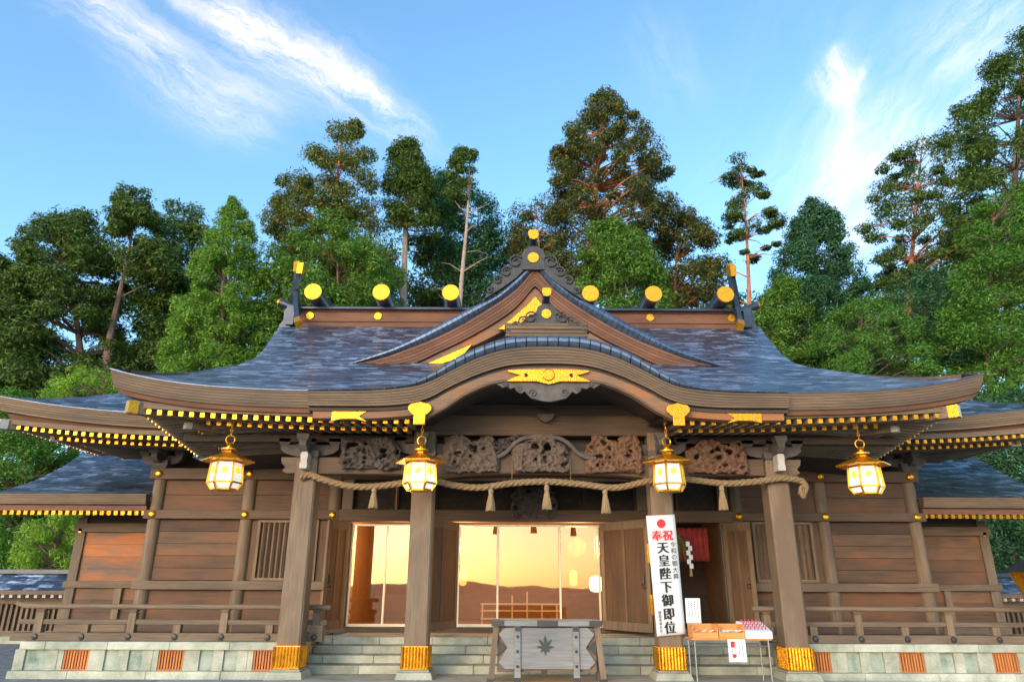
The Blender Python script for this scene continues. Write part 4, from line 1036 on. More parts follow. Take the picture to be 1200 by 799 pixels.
def railing(s, label):
    t = empty('veranda_railing', (s*7.2, .45, .58), label, 'railing', 'veranda railings')
    x0, x1 = 4.2, 10.1 if s < 0 else 12.3; Y = .45
    X = lambda u, v: sorted((s*u, s*v))
    r = MB(); r.cyl((s*x0, Y, 1.21), (s*(x1-.05), Y, 1.21), .050, .050, 12)
    if s < 0: r.tube([(s*(x1-.1), Y, 1.21), (s*(x1+.15), Y, 1.22), (s*(x1+.34), Y, 1.27)], [.05,.05,.045], 10)
    r.build('top_rail', 'grey_x', t)
    r = MB(); r.box(*X(x0+.05, x1+.22), Y-.05, Y+.05, .885, .975); r.build('middle_rail', 'grey_x', t, bevel=.01)
    r = MB(); r.box(*X(x0+.1, x1+.28), Y-.10, Y+.08, .587, .735); r.build('bottom_rail', 'grey_x', t, bevel=.012)
    k, x = 0, 4.46
    while x < x1+.05:
        tall = k % 2 == 0
        p = MB()
        if tall:
            p.box(*X(x-.07, x+.07), Y-.07, Y+.07, .735, 1.10)
            p.add([(s*x-.05,Y-.05,1.10),(s*x+.05,Y-.05,1.10),(s*x+.05,Y+.05,1.10),(s*x-.05,Y+.05,1.10),(s*x-.085,Y-.085,1.165),(s*x+.085,Y-.085,1.165),(s*x+.085,Y+.085,1.165),(s*x-.085,Y+.085,1.165)], [(0,1,5,4),(1,2,6,5),(2,3,7,6),(3,0,4,7),(4,5,6,7)])
        else: p.box(*X(x-.07, x+.07), Y-.06, Y+.06, .735, .885)
        po = p.build('post', 'grey_z', t)
        b = MB(); b.lathe([(.062,0),(.05,.025),(.01,.035)], (0,0,0), 12); b.v = [(s*x+v[0], Y-.10-v[2], .66+v[1]) for v in b.v]; b.build('stud', 'iron', po)
        x += .905; k += 1
    b = MB(); b.box(*X(x0+.1, x0+.36), Y-.1, Y+.1, .735, .885); b.build('end_block', 'grey_x', t)
railing(-1, 'weathered grey wooden railing along the left veranda')
railing(1, 'weathered grey wooden railing along the right veranda')

# ================================================================== roofed slat fences at both ends
def fence(s, label):
    t = empty('slat_fence', (s*15, 8, 0), label, 'fence', 'roofed slat fences')
    x0, x1, Y = 11.9, 20, 8.0
    X = lambda u, v: sorted((s*u, s*v))
    r = MB(); P = [[(s*x, y, z) for x in np.linspace(x0, x1, 40)] for y, z in ((Y-.75,1.42),(Y-.4,1.62),(Y,1.9),(Y+.4,1.62),(Y+.75,1.42))]
    r.grid(P, [[(p[0], abs(p[1]-Y)*1.2) for p in row] for row in P], flip=(s < 0)); ro = r.build('roof', 'roof', t)
    r = MB(); r.box(*X(x0, x1), Y-.12, Y+.12, 1.88, 2.0); r.build('ridge', 'slate', ro)
    r = MB(); r.box(*X(x0, x1), Y-.76, Y-.60, 1.30, 1.412); r.build('eave_edge', 'fascia', ro)
    ra = MB()
    for q in np.arange(x0+.1, x1, .24): ra.box(*X(q, q+.09), Y-.70, Y-.1, 1.21, 1.295)
    tag(ra.build('rafters', 'nose', ro), kind='stuff')
    b = MB(); b.box(*X(x0, x1), Y-.12, Y+.12, 1.02, 1.2); b.build('top_rail', 'grey_x', t); b = MB(); b.box(*X(x0, x1), Y-.1, Y+.1, .14, .28); b.build('bottom_rail', 'grey_x', t)
    sl_ = MB()
    for q in np.arange(x0+.05, x1, .16): sl_.box(*X(q, q+.075), Y-.04, Y+.03, .28, 1.02)
    tag(sl_.build('slats', 'grey_z', t), kind='stuff')
    b = MB(); b.box(*X(x0, x1), Y+.2, Y+.25, .14, 1.2); b.build('backing_board', 'dark', t)
    b = MB(); b.box(*X(x0, x1), Y-.25, Y+.25, -1.0, .14); b.build('stone_base', 'step', t)
fence(-1, 'low roofed slat fence beyond the left side hall'); fence(1, 'low roofed slat fence beyond the right side hall')

# ================================================================== hanging lanterns
def leaf_poly(sz):
    """seven-lobed maple leaf outline"""
    out = []
    lobes = [(-150,.55),(-112,.78),(-62+0,.0),(0,0)]
    angs = [(-128,.62),(-84,.86),(-40,.98),(0,1.1),(40,.98),(84,.86),(128,.62)]
    for i, (a, r) in enumerate(angs):
        t = R(a)
        if i: mid = R((angs[i-1][0]+a)/2); out.append((.34*sz*math.sin(mid), .34*sz*math.cos(mid)))
        else: out.append((-.10*sz, -.34*sz))
        for da, rr in ((-11,.66),(0,1),(11,.66)):
            out.append((r*rr*sz*math.sin(t+R(da)), r*rr*sz*math.cos(t+R(da))))
    out += [(.10*sz,-.34*sz), (.035*sz,-.42*sz), (.03*sz,-.66*sz), (-.03*sz,-.66*sz), (-.035*sz,-.42*sz)]
    return out[::-1]
def make_lantern():
    t = empty('hanging_lantern', (0,0,0))
    n = 6; off = R(30)
    def ring(r, z): return [(r*math.sin(off+2*math.pi*i/n), -r*math.cos(off+2*math.pi*i/n), z) for i in range(n)]
    h = MB()
    rings = [ring(.53,.585), ring(.535,.612), ring(.33,.70), ring(.11,.78), ring(.10,.835)]
    for a, b in zip(rings[:-1], rings[1:]): h.add(a+b, [(i, (i+1) % n, n+(i+1) % n, n+i) for i in range(n)])
    h.add(ring(.53,.585), [tuple(range(n))]); h.add(ring(.10,.835), [tuple(range(n))])
    h.lathe([(.16,.835),(.16,.86),(.06,.87),(.05,.92),(.085,.95),(.05,.985)], (0,0,0), 16)
    h.tube([(.088*math.sin(a*math.pi/10), 0, 1.05-.088*math.cos(a*math.pi/10)) for a in range(21)], .014, 8)
    h.build('lantern_roof', 'gold', t)
    f = MB()
    top, mid, bot, foot = ring(.30,.58), ring(.335,.16), ring(.335,.14), ring(.245,.03)
    for i in range(n):
        f.bar(top[i], mid[i], .04, .04); f.bar(mid[i], foot[i], .04, .04)
        f.bar(mid[i], mid[(i+1) % n], .032, .036); f.bar(top[i], top[(i+1) % n], .03, .05); f.bar(foot[i], foot[(i+1) % n], .03, .035)
    f.add(ring(.24,.02)+ring(.24,.035), [tuple(range(n)), tuple(range(2*n-1,n-1,-1))])
    f.lathe([(.02,-.02),(.035,0),(.02,.02)], (-.12,-.12,0), 8)
    f.build('lantern_frame', 'gold', t)
    p = MB(); a, b, c = ring(.285,.58), ring(.32,.15), ring(.235,.035)
    p.add(a+b, [(i, n+i, n+(i+1) % n, (i+1) % n) for i in range(n)]); p.add(b+c, [(i, n+i, n+(i+1) % n, (i+1) % n) for i in range(n)]); p.build('lantern_panel', 'paper', t)
    rays = MB()
    for i in range(n):
        a0, a1, b0, b1 = (Vector(q) for q in (top[i], top[(i+1) % n], mid[i], mid[(i+1) % n]))
        for k in range(1, 6):
            q = k/6; l_, r_ = a0.lerp(b0, q)*.962, a1.lerp(b1, q)*.962; l_.z = a0.lerp(b0, q).z; r_.z = l_.z
            rays.bar(l_, r_, .004, .006)
    rays.build('panel_rib', 'frame', t)
    lf = MB()
    for i in range(n):
        th = 2*math.pi*(i+1)/n
        rc = .302*math.cos(R(30)); cx, cy2, ux, uy = rc*math.sin(th), -rc*math.cos(th), math.cos(th), math.sin(th)
        pl = leaf_poly(.125)
        vs = [(cx*1.01+ux*x, cy2*1.01+uy*x, .38+z) for x, z in pl]; m_ = len(vs)
        out = Vector((math.sin(th), -math.cos(th), 0))*.014
        lf.add([Vector(v) for v in vs]+[Vector(v)+out for v in vs], [tuple(range(m_,2*m_))]+[(j, (j+1) % m_, m_+(j+1) % m_, m_+j) for j in range(m_)])
    lf.build('leaf_crest', 'crest', t)
    c = MB()
    for k in range(9):
        z = 1.17+k*.085
        c.tube([((.022 if k % 2 else .003)*math.cos(q*math.pi/5), (.003 if k % 2 else .022)*math.cos(q*math.pi/5), z+.05*math.sin(q*math.pi/5)) for q in range(11)], .008, 5)
    c.lathe([(.03,1.90),(.05,1.93),(.02,1.96)], (0,0,0), 10)
    c.build('lantern_chain', 'gold', t)
    return t
LAB = ['lit gold hanging lantern under the far left corner of the front eave', 'lit gold hanging lantern in front of the porch pillar left of the offertory box',
       'lit gold hanging lantern above the white banner', 'lit gold hanging lantern under the right corner of the eave, outside the outer right pillar']
proto = make_lantern()
for i, (px, py) in enumerate(((262,575),(491.5,576),(785,577),(1017,580))):
    t = proto if i == 0 else copy_tree(proto)
    p = at(px, py, -1.0); t.location = p; t.rotation_euler.z = (R(15), R(-4), R(9), R(-12))[i]
    t.scale = (.93,.93,.93)
    tag(t, LAB[i], 'lantern', 'gold lanterns hanging from the eaves')
# post lantern at the right edge of the view
PLX = at(1200, 655, -.2).x+.20
pl_ = empty('post_lantern', (PLX, -.2, 0), 'gold lantern with sloping grey roof cut off by the right edge of the photo', 'lantern')
p_ = MB(); p_.cyl((PLX,-.2,-.06),(PLX,-.2,1.35),.07,.06,12); p_.build('post', 'iron', pl_)
p_ = MB(); p_.add([(PLX-0.18,-.38,1.3),(PLX+0.18,-.38,1.3),(PLX+0.18,-.02,1.3),(PLX-0.18,-.02,1.3),(PLX-0.33,-.53,1.92),(PLX+0.33,-.53,1.92),(PLX+0.33,.13,1.92),(PLX-0.33,.13,1.92)], [(3,2,1,0),(0,1,5,4),(1,2,6,5),(2,3,7,6),(3,0,4,7)]); p_.build('lantern_box', 'gold', pl_)
p_ = MB(); p_.add([(PLX-0.43,-.63,1.925),(PLX+0.43,-.63,1.925),(PLX+0.43,.23,1.925),(PLX-0.43,.23,1.925),(PLX,-.2,2.25)], [(3,2,1,0),(0,1,4),(1,2,4),(2,3,4),(3,0,4)]); p_.build('lantern_roof', 'slate', pl_)

# ================================================================== sacred rope with tassels
rp = empty('straw_rope', (0,-.36,3.5), 'thick twisted straw rope with tassels hung across the porch pillars', 'rope')
pxp = [(352,560),(362,556),(380,562),(408,569),(436,570),(470,566),(500,561),(530,568),(562,571),(600,566),(640,564),(680,567),(722,571),(762,563),(800,561),(848,566),(885,564),(915,560),(938,563),(944,572),(938,580)]
pts = smooth_poly([tuple(at(x, y, -.36 if 1 < i < 18 else -.30)) for i, (x, y) in enumerate(pxp)], 240)
L_ = [0]
for a, b in zip(pts[:-1], pts[1:]): L_.append(L_[-1]+(Vector(b)-Vector(a)).length)
r_ = MB()
for st_ in range(3):
    q = []
    for i, p in enumerate(pts):
        a = L_[i]*17 + st_*2*math.pi/3
        d = (Vector(pts[min(i+1, len(pts)-1)])-Vector(pts[max(i-1, 0)])).normalized(); u = d.cross(Vector((0,1,0))).normalized()
        q.append(Vector(p)+(u*math.cos(a)+Vector((0,1,0))*math.sin(a))*.033)
    r_.tube(q, .038, 8)
r_.build('twisted_strands', 'rope', rp, smooth=True)
k_ = MB()
for x, y in ((938,572),):
    c = at(x, y, -.30); k_.tube([c+Vector((.03*math.cos(t*.5), -.03-.004*t, .06*math.sin(t*.5)-.012*t)) for t in range(18)], .036, 7)
k_.build('rope_knot', 'rope', rp)
for x, y0, y1 in ((437,570,596),(575,571,599),(641,567,597),(710,571,602),(848,567,598)):
    a, b = at(x, y0, -.36), at(x, y1, -.36); h = a.z-b.z; c = MB(); n = 26
    c.lathe([(.02,h*1.02),(.045,h*.92),(.055,h*.80),(.035,h*.70)], b, 10)
    for k in range(n):
        an = 2*math.pi*k/n; rr = .078*(.75+.5*rnd.random())
        c.tube([b+Vector((.028*math.cos(an), .028*math.sin(an), h*.74)), b+Vector((rr*.7*math.cos(an), rr*.7*math.sin(an), h*.35)), b+Vector((rr*math.cos(an), rr*math.sin(an), .02*rnd.random()))], [.014,.017,.010], 5)
    c.build('tassel', 'tassel', rp)
for x in (478, 600, 669):
    c = MB(); a = at(x, 566, -.36); c.cyl(a, a+Vector((0,.05,.5)), .006, .006, 5); c.build('hanging_cord', 'rope', rp)

# ================================================================== banner
bn = empty('banner', (2.28, -.28, .8), 'tall white banner with red and black calligraphy hung on the porch pillar', 'banner')
tl, tr, bl, br = at(757,604,-.30), at(790.5,602.5,-.30), at(770,745.5,-.30), at(803.5,742.5,-.30)
def bpt(u, v, o=0): # u across, v down
    p = tl.lerp(tr, u).lerp(bl.lerp(br, u), v); return Vector((p.x, -.30-o-.004*math.sin(v*3+u), p.z))
b_ = MB(); P = [[bpt(u, v) for u in np.linspace(0,1,8)] for v in np.linspace(0,1,30)]; b_.grid(P, flip=True)
o = b_.build('cloth', 'banner', bn, smooth=True); o.modifiers.new('thick', 'SOLIDIFY').thickness = .006
Wb, Hb = (tr-tl).length, (bl-tl).length
def glyphs(txt, u, v0, size, mat, name, horizontal=False, pitch=1.08, bold=.0, parent=bn, place=None, lift_=0):
    for i, chx in enumerate(txt):
        cu_ = bpy.data.curves.new('glyph', 'FONT'); cu_.body = chx; cu_.size = size; cu_.align_x = 'CENTER'; cu_.align_y = 'CENTER'; cu_.offset = bold; cu_.extrude = .0015
        ob = bpy.data.objects.new('glyph', cu_); link(ob)
        dg = bpy.context.evaluated_depsgraph_get(); me = bpy.data.meshes.new_from_object(ob.evaluated_get(dg))
        bpy.data.objects.remove(ob); bpy.data.curves.remove(cu_)
        me.name = name; me.materials.clear(); me.materials.append(M[mat])
        uu, vv = (u+i*size*pitch/Wb, v0) if horizontal else (u, v0+i*size*pitch/Hb)
        base = wloc(parent)
        for vx in me.vertices:
            x, y, z = vx.co
            p = (place or bpt)(uu+x/Wb, vv-y/Hb, 0.014+z+lift_)
            vx.co = p-base
        g = bpy.data.objects.new(name, me); link(g); g.parent = parent
c = MB(); cc = [(.5+.085/Wb*math.cos(t*math.pi/16), .075+.085/Hb*math.sin(t*math.pi/16)) for t in range(32)]
c.add([bpt(u, v, .008) for u, v in cc], [tuple(range(32))]); c.build('red_disc', 'red_ink', bn)
[glyphs('奉祝', .31+d, .185, .215, 'red_ink', 'red_character', True, 1.0, lift_=abs(d)*.03) for d in (-.014, .014)]
[glyphs('天皇陛下御即位', .48+d, .288, .232, 'ink', 'black_character', False, 1.04, lift_=abs(d)*.03) for d in (-.018, 0, .018)]
glyphs('令和の御大典', .84, .262, .115, 'ink', 'small_character', False, 1.03)
glyphs('静岡県神社庁', .16, .815, .062, 'ink', 'tiny_character', False, 1.06)

# ================================================================== offertory box
ob_ = empty('offertory_box', (.02, -.75, 0), 'weathered grey offertory box with dark maple leaf emblem on its front', 'offertory box')
cx = .02; yf, yb = -.98, -.30
b_ = MB(); b_.box(cx-.88, cx+.88, yf+.10, yb, .20, .93); b_.build('box_body', 'grey_x', ob_)
fp = [(-.86,.36),(-.74,.25),(.74,.25),(.86,.36),(.74,.54),(.70,.60),(.74,.66),(.86,.82),(.74,.93),(-.74,.93),(-.86,.82),(-.74,.66),(-.70,.60),(-.74,.54)]
b_ = MB(); b_.prism([(cx+x, z) for x, z in fp], yf+.04, yf+.10); b_.build('front_panel', 'box', ob_, bevel=.008)
for s in (-1, 1):
    for yy in (yf+.07, yb): b_ = MB(); b_.bar((cx+s*1.0, yy, .0), (cx+s*.90, yy, .955), .10, .10, (0,1,0)); b_.build('leg', 'grey_z', ob_)
    b_ = MB(); b_.bar((cx+s*1.01, yf+.07, .0), (cx+s*.995, yf+.07, .10), .12, .12, (0,1,0)); b_.build('metal_shoe', 'iron', ob_)
    st_ = MB(); st_.box(cx+s*.52-.055, cx+s*.52+.055, yf+.0, yf+.036, .0, .95); so_ = st_.build('strap', 'box', ob_, bevel=.008)
    k = MB()
    for z in (.30, .54, .78): k.cyl((cx+s*.52, yf+.005, z), (cx+s*.52, yf-.018, z), .030, .020, 12)
    k.box(cx+s*.52-.06, cx+s*.52+.06, yf-.006, yf+.03, .005, .12); k.box(cx+s*.52-.05, cx+s*.52+.05, yf-.006, yf+.03, .87, .945); k.build('stud', 'iron', so_)
    b_ = MB(); b_.prism([(cx+s*a, z) for a, z in ([(.88,.72),(.72,.60),(.88,.46)] if s < 0 else [(.88,.46),(.72,.60),(.88,.72)])], yf+.06, yf+.12); b_.build('corner_plate', 'iron', ob_)
b_ = MB(); b_.box(cx-.98, cx+.98, yf-.02, yf+.16, .955, 1.045); b_.box(cx-.98, cx+.98, yb-.1, yb+.06, .955, 1.045); b_.box(cx-.98, cx-.86, yf+.16, yb-.1, .955, 1.045); b_.box(cx+.86, cx+.98, yf+.16, yb-.1, .955, 1.045)
to = b_.build('top_rim', 'box', ob_, bevel=.006)
for x0, x1 in ((-.99,-.76),(-.17,.20),(.76,.99)):
    b_ = MB(); b_.box(cx+x0, cx+x1, yf-.028, yf+.1, .95, 1.052); b_.build('metal_band', 'iron', to)
b_ = MB()
for q in np.linspace(yf+.2, yb-.14, 6): b_.box(cx-.86, cx+.86, q-.02, q+.02, .97, 1.02)
b_.build('coin_slats', 'grey_x', to)
b_ = MB(); b_.prism([(cx-.03+x, .60+z) for x, z in leaf_poly(.185)], yf+.022, yf+.045); b_.build('maple_leaf_emblem', 'leafcut', ob_)
b_ = MB(); b_.box(cx-.1, cx+.0, yf+.08, yf+.14, .17, .24); b_.build('lock', 'iron', ob_)

# ================================================================== table and things on it
tb = empty('folding_table', (3.38, -.45, 0), 'narrow grey folding table beside the outer right pillar', 'table')
t_ = MB(); t_.box(2.66, 4.12, -.75, -.18, .715, .742); t_.build('tabletop', 'crate', tb, bevel=.004)
for x in (2.72, 4.06):
    for y in (-.70, -.24):
        l_ = MB(); l_.cyl((x, y, 0), (x, y, .715), .016, .016, 8); l_.build('leg', 'table', tb)
for y in (-.70, -.24):
    l_ = MB(); l_.cyl((2.72, y, .62), (4.06, y, .62), .011, .011, 6); l_.build('stretcher', 'table', tb)
l_ = MB(); l_.cyl((2.72,-.70,.25),(2.72,-.24,.25),.010,.010,6); l_.cyl((4.06,-.70,.25),(4.06,-.24,.25),.010,.010,6); l_.build('cross_bar', 'table', tb)
def tray(x0, x1, label, fill):
    t = empty('charm_box', ((x0+x1)/2, -.5, .742), label, 'box', 'orange wooden boxes on the table')
    y0, y1, z0, z1 = -.70, -.32, .743, .975
    b = MB(); b.box(x0, x1, y0, y1, z0, z0+.015); b.box(x0, x0+.014, y0, y1, z0+.015, z1); b.box(x1-.014, x1, y0, y1, z0+.015, z1); b.box(x0+.014, x1-.014, y1-.014, y1, z0+.015, z1); b.box(x0+.014, x1-.014, y0, y0+.014, z0+.015, z0+.10)
    b.build('open_box', 'crate', t)
    c = MB()
    for k in range(fill):
        x = x0+.06+rnd.random()*(x1-x0-.12); c.bar((x-.03, y0+.05+.15*rnd.random(), z0+.11), (x+.04, y0+.06+.1*rnd.random(), z0+.135), .035, .012)
    c.build('paper_charm', 'white', t)
tray(2.70, 3.16, 'open orange wooden box at the left end of the table with few paper slips', 4); tray(3.18, 3.64, 'open orange wooden box in the middle of the table, filled with paper slips', 14)
wb = empty('white_box', (3.88, -.5, .742), 'white box with rows of red tied charms at the right end of the table', 'box')
b_ = MB(); b_.add([(3.66,-.74,.743),(4.14,-.74,.743),(4.12,-.3,.743),(3.64,-.3,.743),(3.66,-.74,.86),(4.14,-.74,.86),(4.10,-.3,1.02),(3.62,-.3,1.02)], [(3,2,1,0),(4,5,6,7),(0,1,5,4),(1,2,6,5),(2,3,7,6),(3,0,4,7)]); b_.build('box_body', 'white', wb, bevel=.006)
for r0 in range(4):
    for k in range(6):
        x, y = 3.70+k*.068, -.68+r0*.10; z = .875+(y+.74)*.364
        b_ = MB(); b_.bar((x, y, z), (x+.02, y+.03, z+.05), .018, .014); b_.build('red_charm', 'red', wb)
def card(x0, x1, y, z0, z1, label, name, tilt=0):
    t = empty(name, ((x0+x1)/2, y, z0), label, 'notice')
    T = lambda v: Vector((v.x, v.y+(v.z-z0)*tilt, v.z))
    b = MB(); b.prism([(x0,z0),(x1,z0),(x1,z1),(x0,z1)], y-.006, y+.006, T); b.build('card', 'white', t)
    k = MB(); w = x1-x0; h = z1-z0
    for c_ in range(4):
        xx = x1-w*(.18+.2*c_); z = z1-h*.12
        while z > z0+h*(.25+.1*(c_ % 2)):
            L = .018+.02*rnd.random(); k.prism([(xx-.008,z-L),(xx+.008,z-L),(xx+.008,z),(xx-.008,z)], y-.009, y-.0065, T); z -= L+.012
    k.build('handwriting', 'table', t)
    return t
card(2.70, 2.98, -.27, .98, 1.42, 'white card with brush writing standing behind the orange boxes', 'notice_card', -.05)
t = card(3.30, 3.62, -.765, .36, .735, 'white paper notice hanging from the front edge of the table', 'paper_notice')
k = MB(); k.prism([(3.35,.60),(3.42,.60),(3.42,.70),(3.35,.70)], -.776, -.7735); k.cyl((3.40,-.772,.46),(3.40,-.777,.46),.035,.035,12); k.build('red_print', 'red_ink', t)

# ================================================================== trees
def leaf_mesh(name, cl, n_leaf, size, mat, parent, rng, flat=.75, upb=.75):
    """cl: list of (centre, radius). Every leaf spray is one small bent face."""
    V = []; F = []; b = 0
    C = np.array([c for c, r in cl]); Rr = np.array([r for c, r in cl])
    idx = np.repeat(np.arange(len(cl)), n_leaf)
    k = len(idx)
    d = rng.normal(size=(k, 3)); d /= np.linalg.norm(d, axis=1)[:, None]
    rad = Rr[idx]*(.35+.65*rng.random(k)**.6)
    lump = 1+.25*np.sin(d[:, 0]*5+idx)*np.cos(d[:, 1]*4+idx*1.7)
    lump = lump*(.9+.2*rng.random(len(cl)))[idx]
    pos = C[idx] + d*(rad*lump)[:, None]*np.array([1, 1, flat])
    nrm = d*.8 + rng.normal(size=(k, 3))*.55 + np.array([0, 0, upb]); nrm /= np.linalg.norm(nrm, axis=1)[:, None]
    t = rng.normal(size=(k, 3)); t -= nrm*(t*nrm).sum(1)[:, None]; t /= np.linalg.norm(t, axis=1)[:, None]
    bt = np.cross(nrm, t); s = size*(.6+.8*rng.random(k))
    a = pos - t*s[:, None]; c = pos + t*s[:, None]; w = (s*.30)[:, None]
    p1 = pos + bt*w + nrm*(s*.12)[:, None]; p2 = pos - bt*w + nrm*(s*.12)[:, None]
    V = np.empty((k*4, 3)); V[0::4] = a; V[1::4] = p2; V[2::4] = c; V[3::4] = p1
    V -= np.array(wloc(parent))
    me = bpy.data.meshes.new(name); me.vertices.add(k*4); me.vertices.foreach_set('co', V.ravel())
    me.loops.add(k*4); me.loops.foreach_set('vertex_index', np.arange(k*4, dtype=np.int32))
    me.polygons.add(k); me.polygons.foreach_set('loop_start', np.arange(0, k*4, 4, dtype=np.int32))
    me.materials.append(M[mat]); me.update(calc_edges=True); me.validate()
    o = bpy.data.objects.new(name, me); link(o); o.parent = parent; return o
TREE_N = [0]
AIR = {'dense': 1.0, 'tiers': 1.0}
def tree(label, Y, axis, prof, mat, bark='bark', n=90, cr=1.1, leaves=130, size=.28, trunk=.35, kind='conifer_tree', cat='tree', group=None, style='round', flat=.75, bare=0, depth=1.0, seed=None, trunk_to=1.0, snags=0):
    """axis: [(px,py)...] of the trunk from the top down; prof: [(py, left px, right px)] of the crown outline."""
    TREE_N[0] += 1; rng = np.random.default_rng(seed or TREE_N[0]*17+3); r2 = random.Random(TREE_N[0]*5+1)
    apt = sorted(axis, key=lambda a: a[1]); topp = at(*apt[0], Y)
    low = at(*apt[-1], Y); bx = low.x; gz = ground_z(bx, Y)-.2
    root = empty(kind, (bx, Y, gz), label, cat, group)
    tk = [Vector((bx, Y, gz))] + [at(*p, Y) for p in apt[::-1] if at(*p, Y).z > gz+.5]
    tk = [Vector(p) for p in smooth_poly([tuple(p) for p in tk], 18)]
    H = topp.z-gz
    t_ = MB(); t_.tube(tk, [max(.04, trunk*(1-.93*(p.z-gz)/H)) for p in tk], 9)
    cl = []; ys = [p[0] for p in prof]
    wl_ = [max(.5, p[2]-p[1]) for p in prof]
    cum = np.r_[0, np.cumsum([(ys[i+1]-ys[i])*(wl_[i]+wl_[i+1])/2 for i in range(len(ys)-1)])]
    n = int(n*AIR.get(style, .98)); cr *= .86; leaves = int(leaves*2.5); size *= .56
    for i in range(n):
        q = rng.random()*cum[-1]; py = float(np.interp(q, cum, ys))
        a, b = float(np.interp(py, ys, [p[1] for p in prof])), float(np.interp(py, ys, [p[2] for p in prof]))
        an = rng.random()*2*math.pi; rr = math.sqrt(.12+.88*rng.random())
        u = math.cos(an)*rr; px = (a+b)/2 + (b-a)/2*u
        p = at(px, py, Y); half = (at(b, py, Y)-at(a, py, Y)).length/2
        p.y = Y + math.sin(an)*rr*half*depth
        rad = cr*(.65+.7*rng.random())*min(1.0, .45+half/(3.0*cr))
        # keep the clump inside the outline
        c2 = at((a+b)/2, py, Y); v = p-c2; L = v.length
        if L > max(0, half-rad*.8) and L > 0: p = c2 + v*(max(.0, half-rad*.8)/L if half > rad*.8 else 0)
        cl.append((tuple(p), rad))
    if style == 'tiers': cl = [((c[0], c[1], round(c[2]/1.25)*1.25+rng.normal()*.15), r) for c, r in cl]
    for i, (c, r) in enumerate(cl):
        if i % 2 and style == 'dense': continue
        p = Vector(c); zz = p.z - (p-Vector((bx, Y, p.z))).length*.25
        j = min(range(len(tk)), key=lambda k: abs(tk[k].z-zz)); s0 = tk[j]
        th = max(.03, trunk*.28*(1-.8*(s0.z-gz)/H))
        mid = s0.lerp(p, .55)+Vector((r2.uniform(-.2,.2), r2.uniform(-.2,.2), .25))
        t_.tube([s0, mid, p], [th, th*.7, th*.3], 5)
    for i in range(snags):
        j = r2.randrange(len(tk)//3, len(tk)-1); s0 = tk[j]; an = r2.uniform(0, 6.28); L = r2.uniform(.8, 2.4)
        t_.tube([s0, s0+Vector((math.cos(an)*L*.6, math.sin(an)*L*.6, L*.25)), s0+Vector((math.cos(an)*L, math.sin(an)*L, L*.15+r2.uniform(-.2,.6)))], [.06,.04,.015], 5)
    t_.build('trunk', bark, root)
    leaf_mesh('crown', cl, leaves, size, mat, root, rng, flat)
    return root
G = 'trees behind the shrine'
# dark filler wood, far back
tree('dark rounded tree tops at the far left edge, lowest of the left group', 30, [(10,330),(12,470)], [(300,-18,4),(345,-25,40),(420,-30,60),(520,-30,60)], 'l_dark', n=110, cr=1.3, leaves=150, size=.3, group=G)
tree('broad dark green tree with layered rounded top at the left', 32, [(78,258),(84,330),(95,470)], [(250,55,110),(285,28,135),(330,12,150),(400,5,160),(470,0,165)], 'l_dark', n=150, cr=1.35, leaves=150, size=.3, trunk=.5, group=G, flat=.6)
tree('tall thin tree with bare leaning trunk rising above the left group', 31, [(160,232),(150,300),(128,400),(120,470)], [(225,140,178),(250,126,196),(285,130,205),(330,140,215)], 'l_dark', 'bark', n=60, cr=1.0, leaves=130, size=.27, trunk=.5, group=G, flat=.6, snags=8)
tree('dark tree filling the gap behind the bright conical cedar', 36, [(225,250),(225,460)], [(246,195,235),(275,185,262),(330,160,275),(440,150,300)], 'l_dark', n=130, cr=1.4, leaves=140, size=.3, group=G)
tree('bright green conical cedar left of the main ridge', 25, [(274,237),(262,330),(258,450)], [(234,268,280),(262,252,297),(300,232,306),(340,214,312),(385,198,316),(432,187,316),(470,185,316)], 'l_bright', n=300, cr=.58, leaves=150, size=.16, trunk=.4, style='dense', group=G, flat=.9)
tree('low yellow green bush top above the left eave', 18, [(120,445),(120,480)], [(438,78,118),(450,60,150),(480,55,155)], 'l_maple', n=40, cr=.55, leaves=110, size=.12, trunk=.12, kind='bush', cat='bush')
tree('tall broad cedar with olive green crown behind the left finial', 33, [(402,148),(392,250),(388,420)], [(145,388,422),(170,376,440),(195,352,448),(225,326,452),(262,308,456),(310,306,470),(360,312,480),(420,310,480)], 'l_olive', 'bark_suntint', n=210, cr=1.1, leaves=150, size=.25, trunk=.5, group=G, flat=.7, snags=6)
tree('mid green cedar foliage low behind the left ridge logs', 27, [(395,270),(395,420)], [(255,370,410),(290,325,450),(330,305,480),(420,300,490)], 'l_mid', n=150, cr=.95, leaves=150, size=.22, group=G)
tree('cedar with bare straight brown trunk behind the second left ridge log', 35, [(478,170),(476,240),(472,370),(470,420)], [(168,462,490),(200,446,506),(240,442,515),(275,455,520)], 'l_dark', 'bark_pale', n=75, cr=1.05, leaves=140, size=.26, trunk=.62, group=G, flat=.65, snags=5)
tree('half bare snag with pale trunk and sparse foliage at its tip', 34, [(551,174),(548,250),(540,340),(537,400)], [(172,536,566),(190,524,574),(210,520,560),(240,505,545)], 'l_dark', 'bark_pale', n=24, cr=.75, leaves=110, size=.24, trunk=.42, group=G, flat=.6, snags=16)
tree('dark tree behind the pale snag', 40, [(560,235),(562,420)], [(205,505,530),(240,500,585),(280,505,600),(340,520,610),(420,500,620)], 'l_blue', n=130, cr=1.4, leaves=120, size=.3, group=G)
tree('dark tree in the shade between the snag and the dormer ornament', 42, [(525,250),(525,420)], [(215,500,540),(260,485,560),(340,480,560),(420,470,570)], 'l_dark', n=110, cr=1.4, leaves=120, size=.3, group=G)
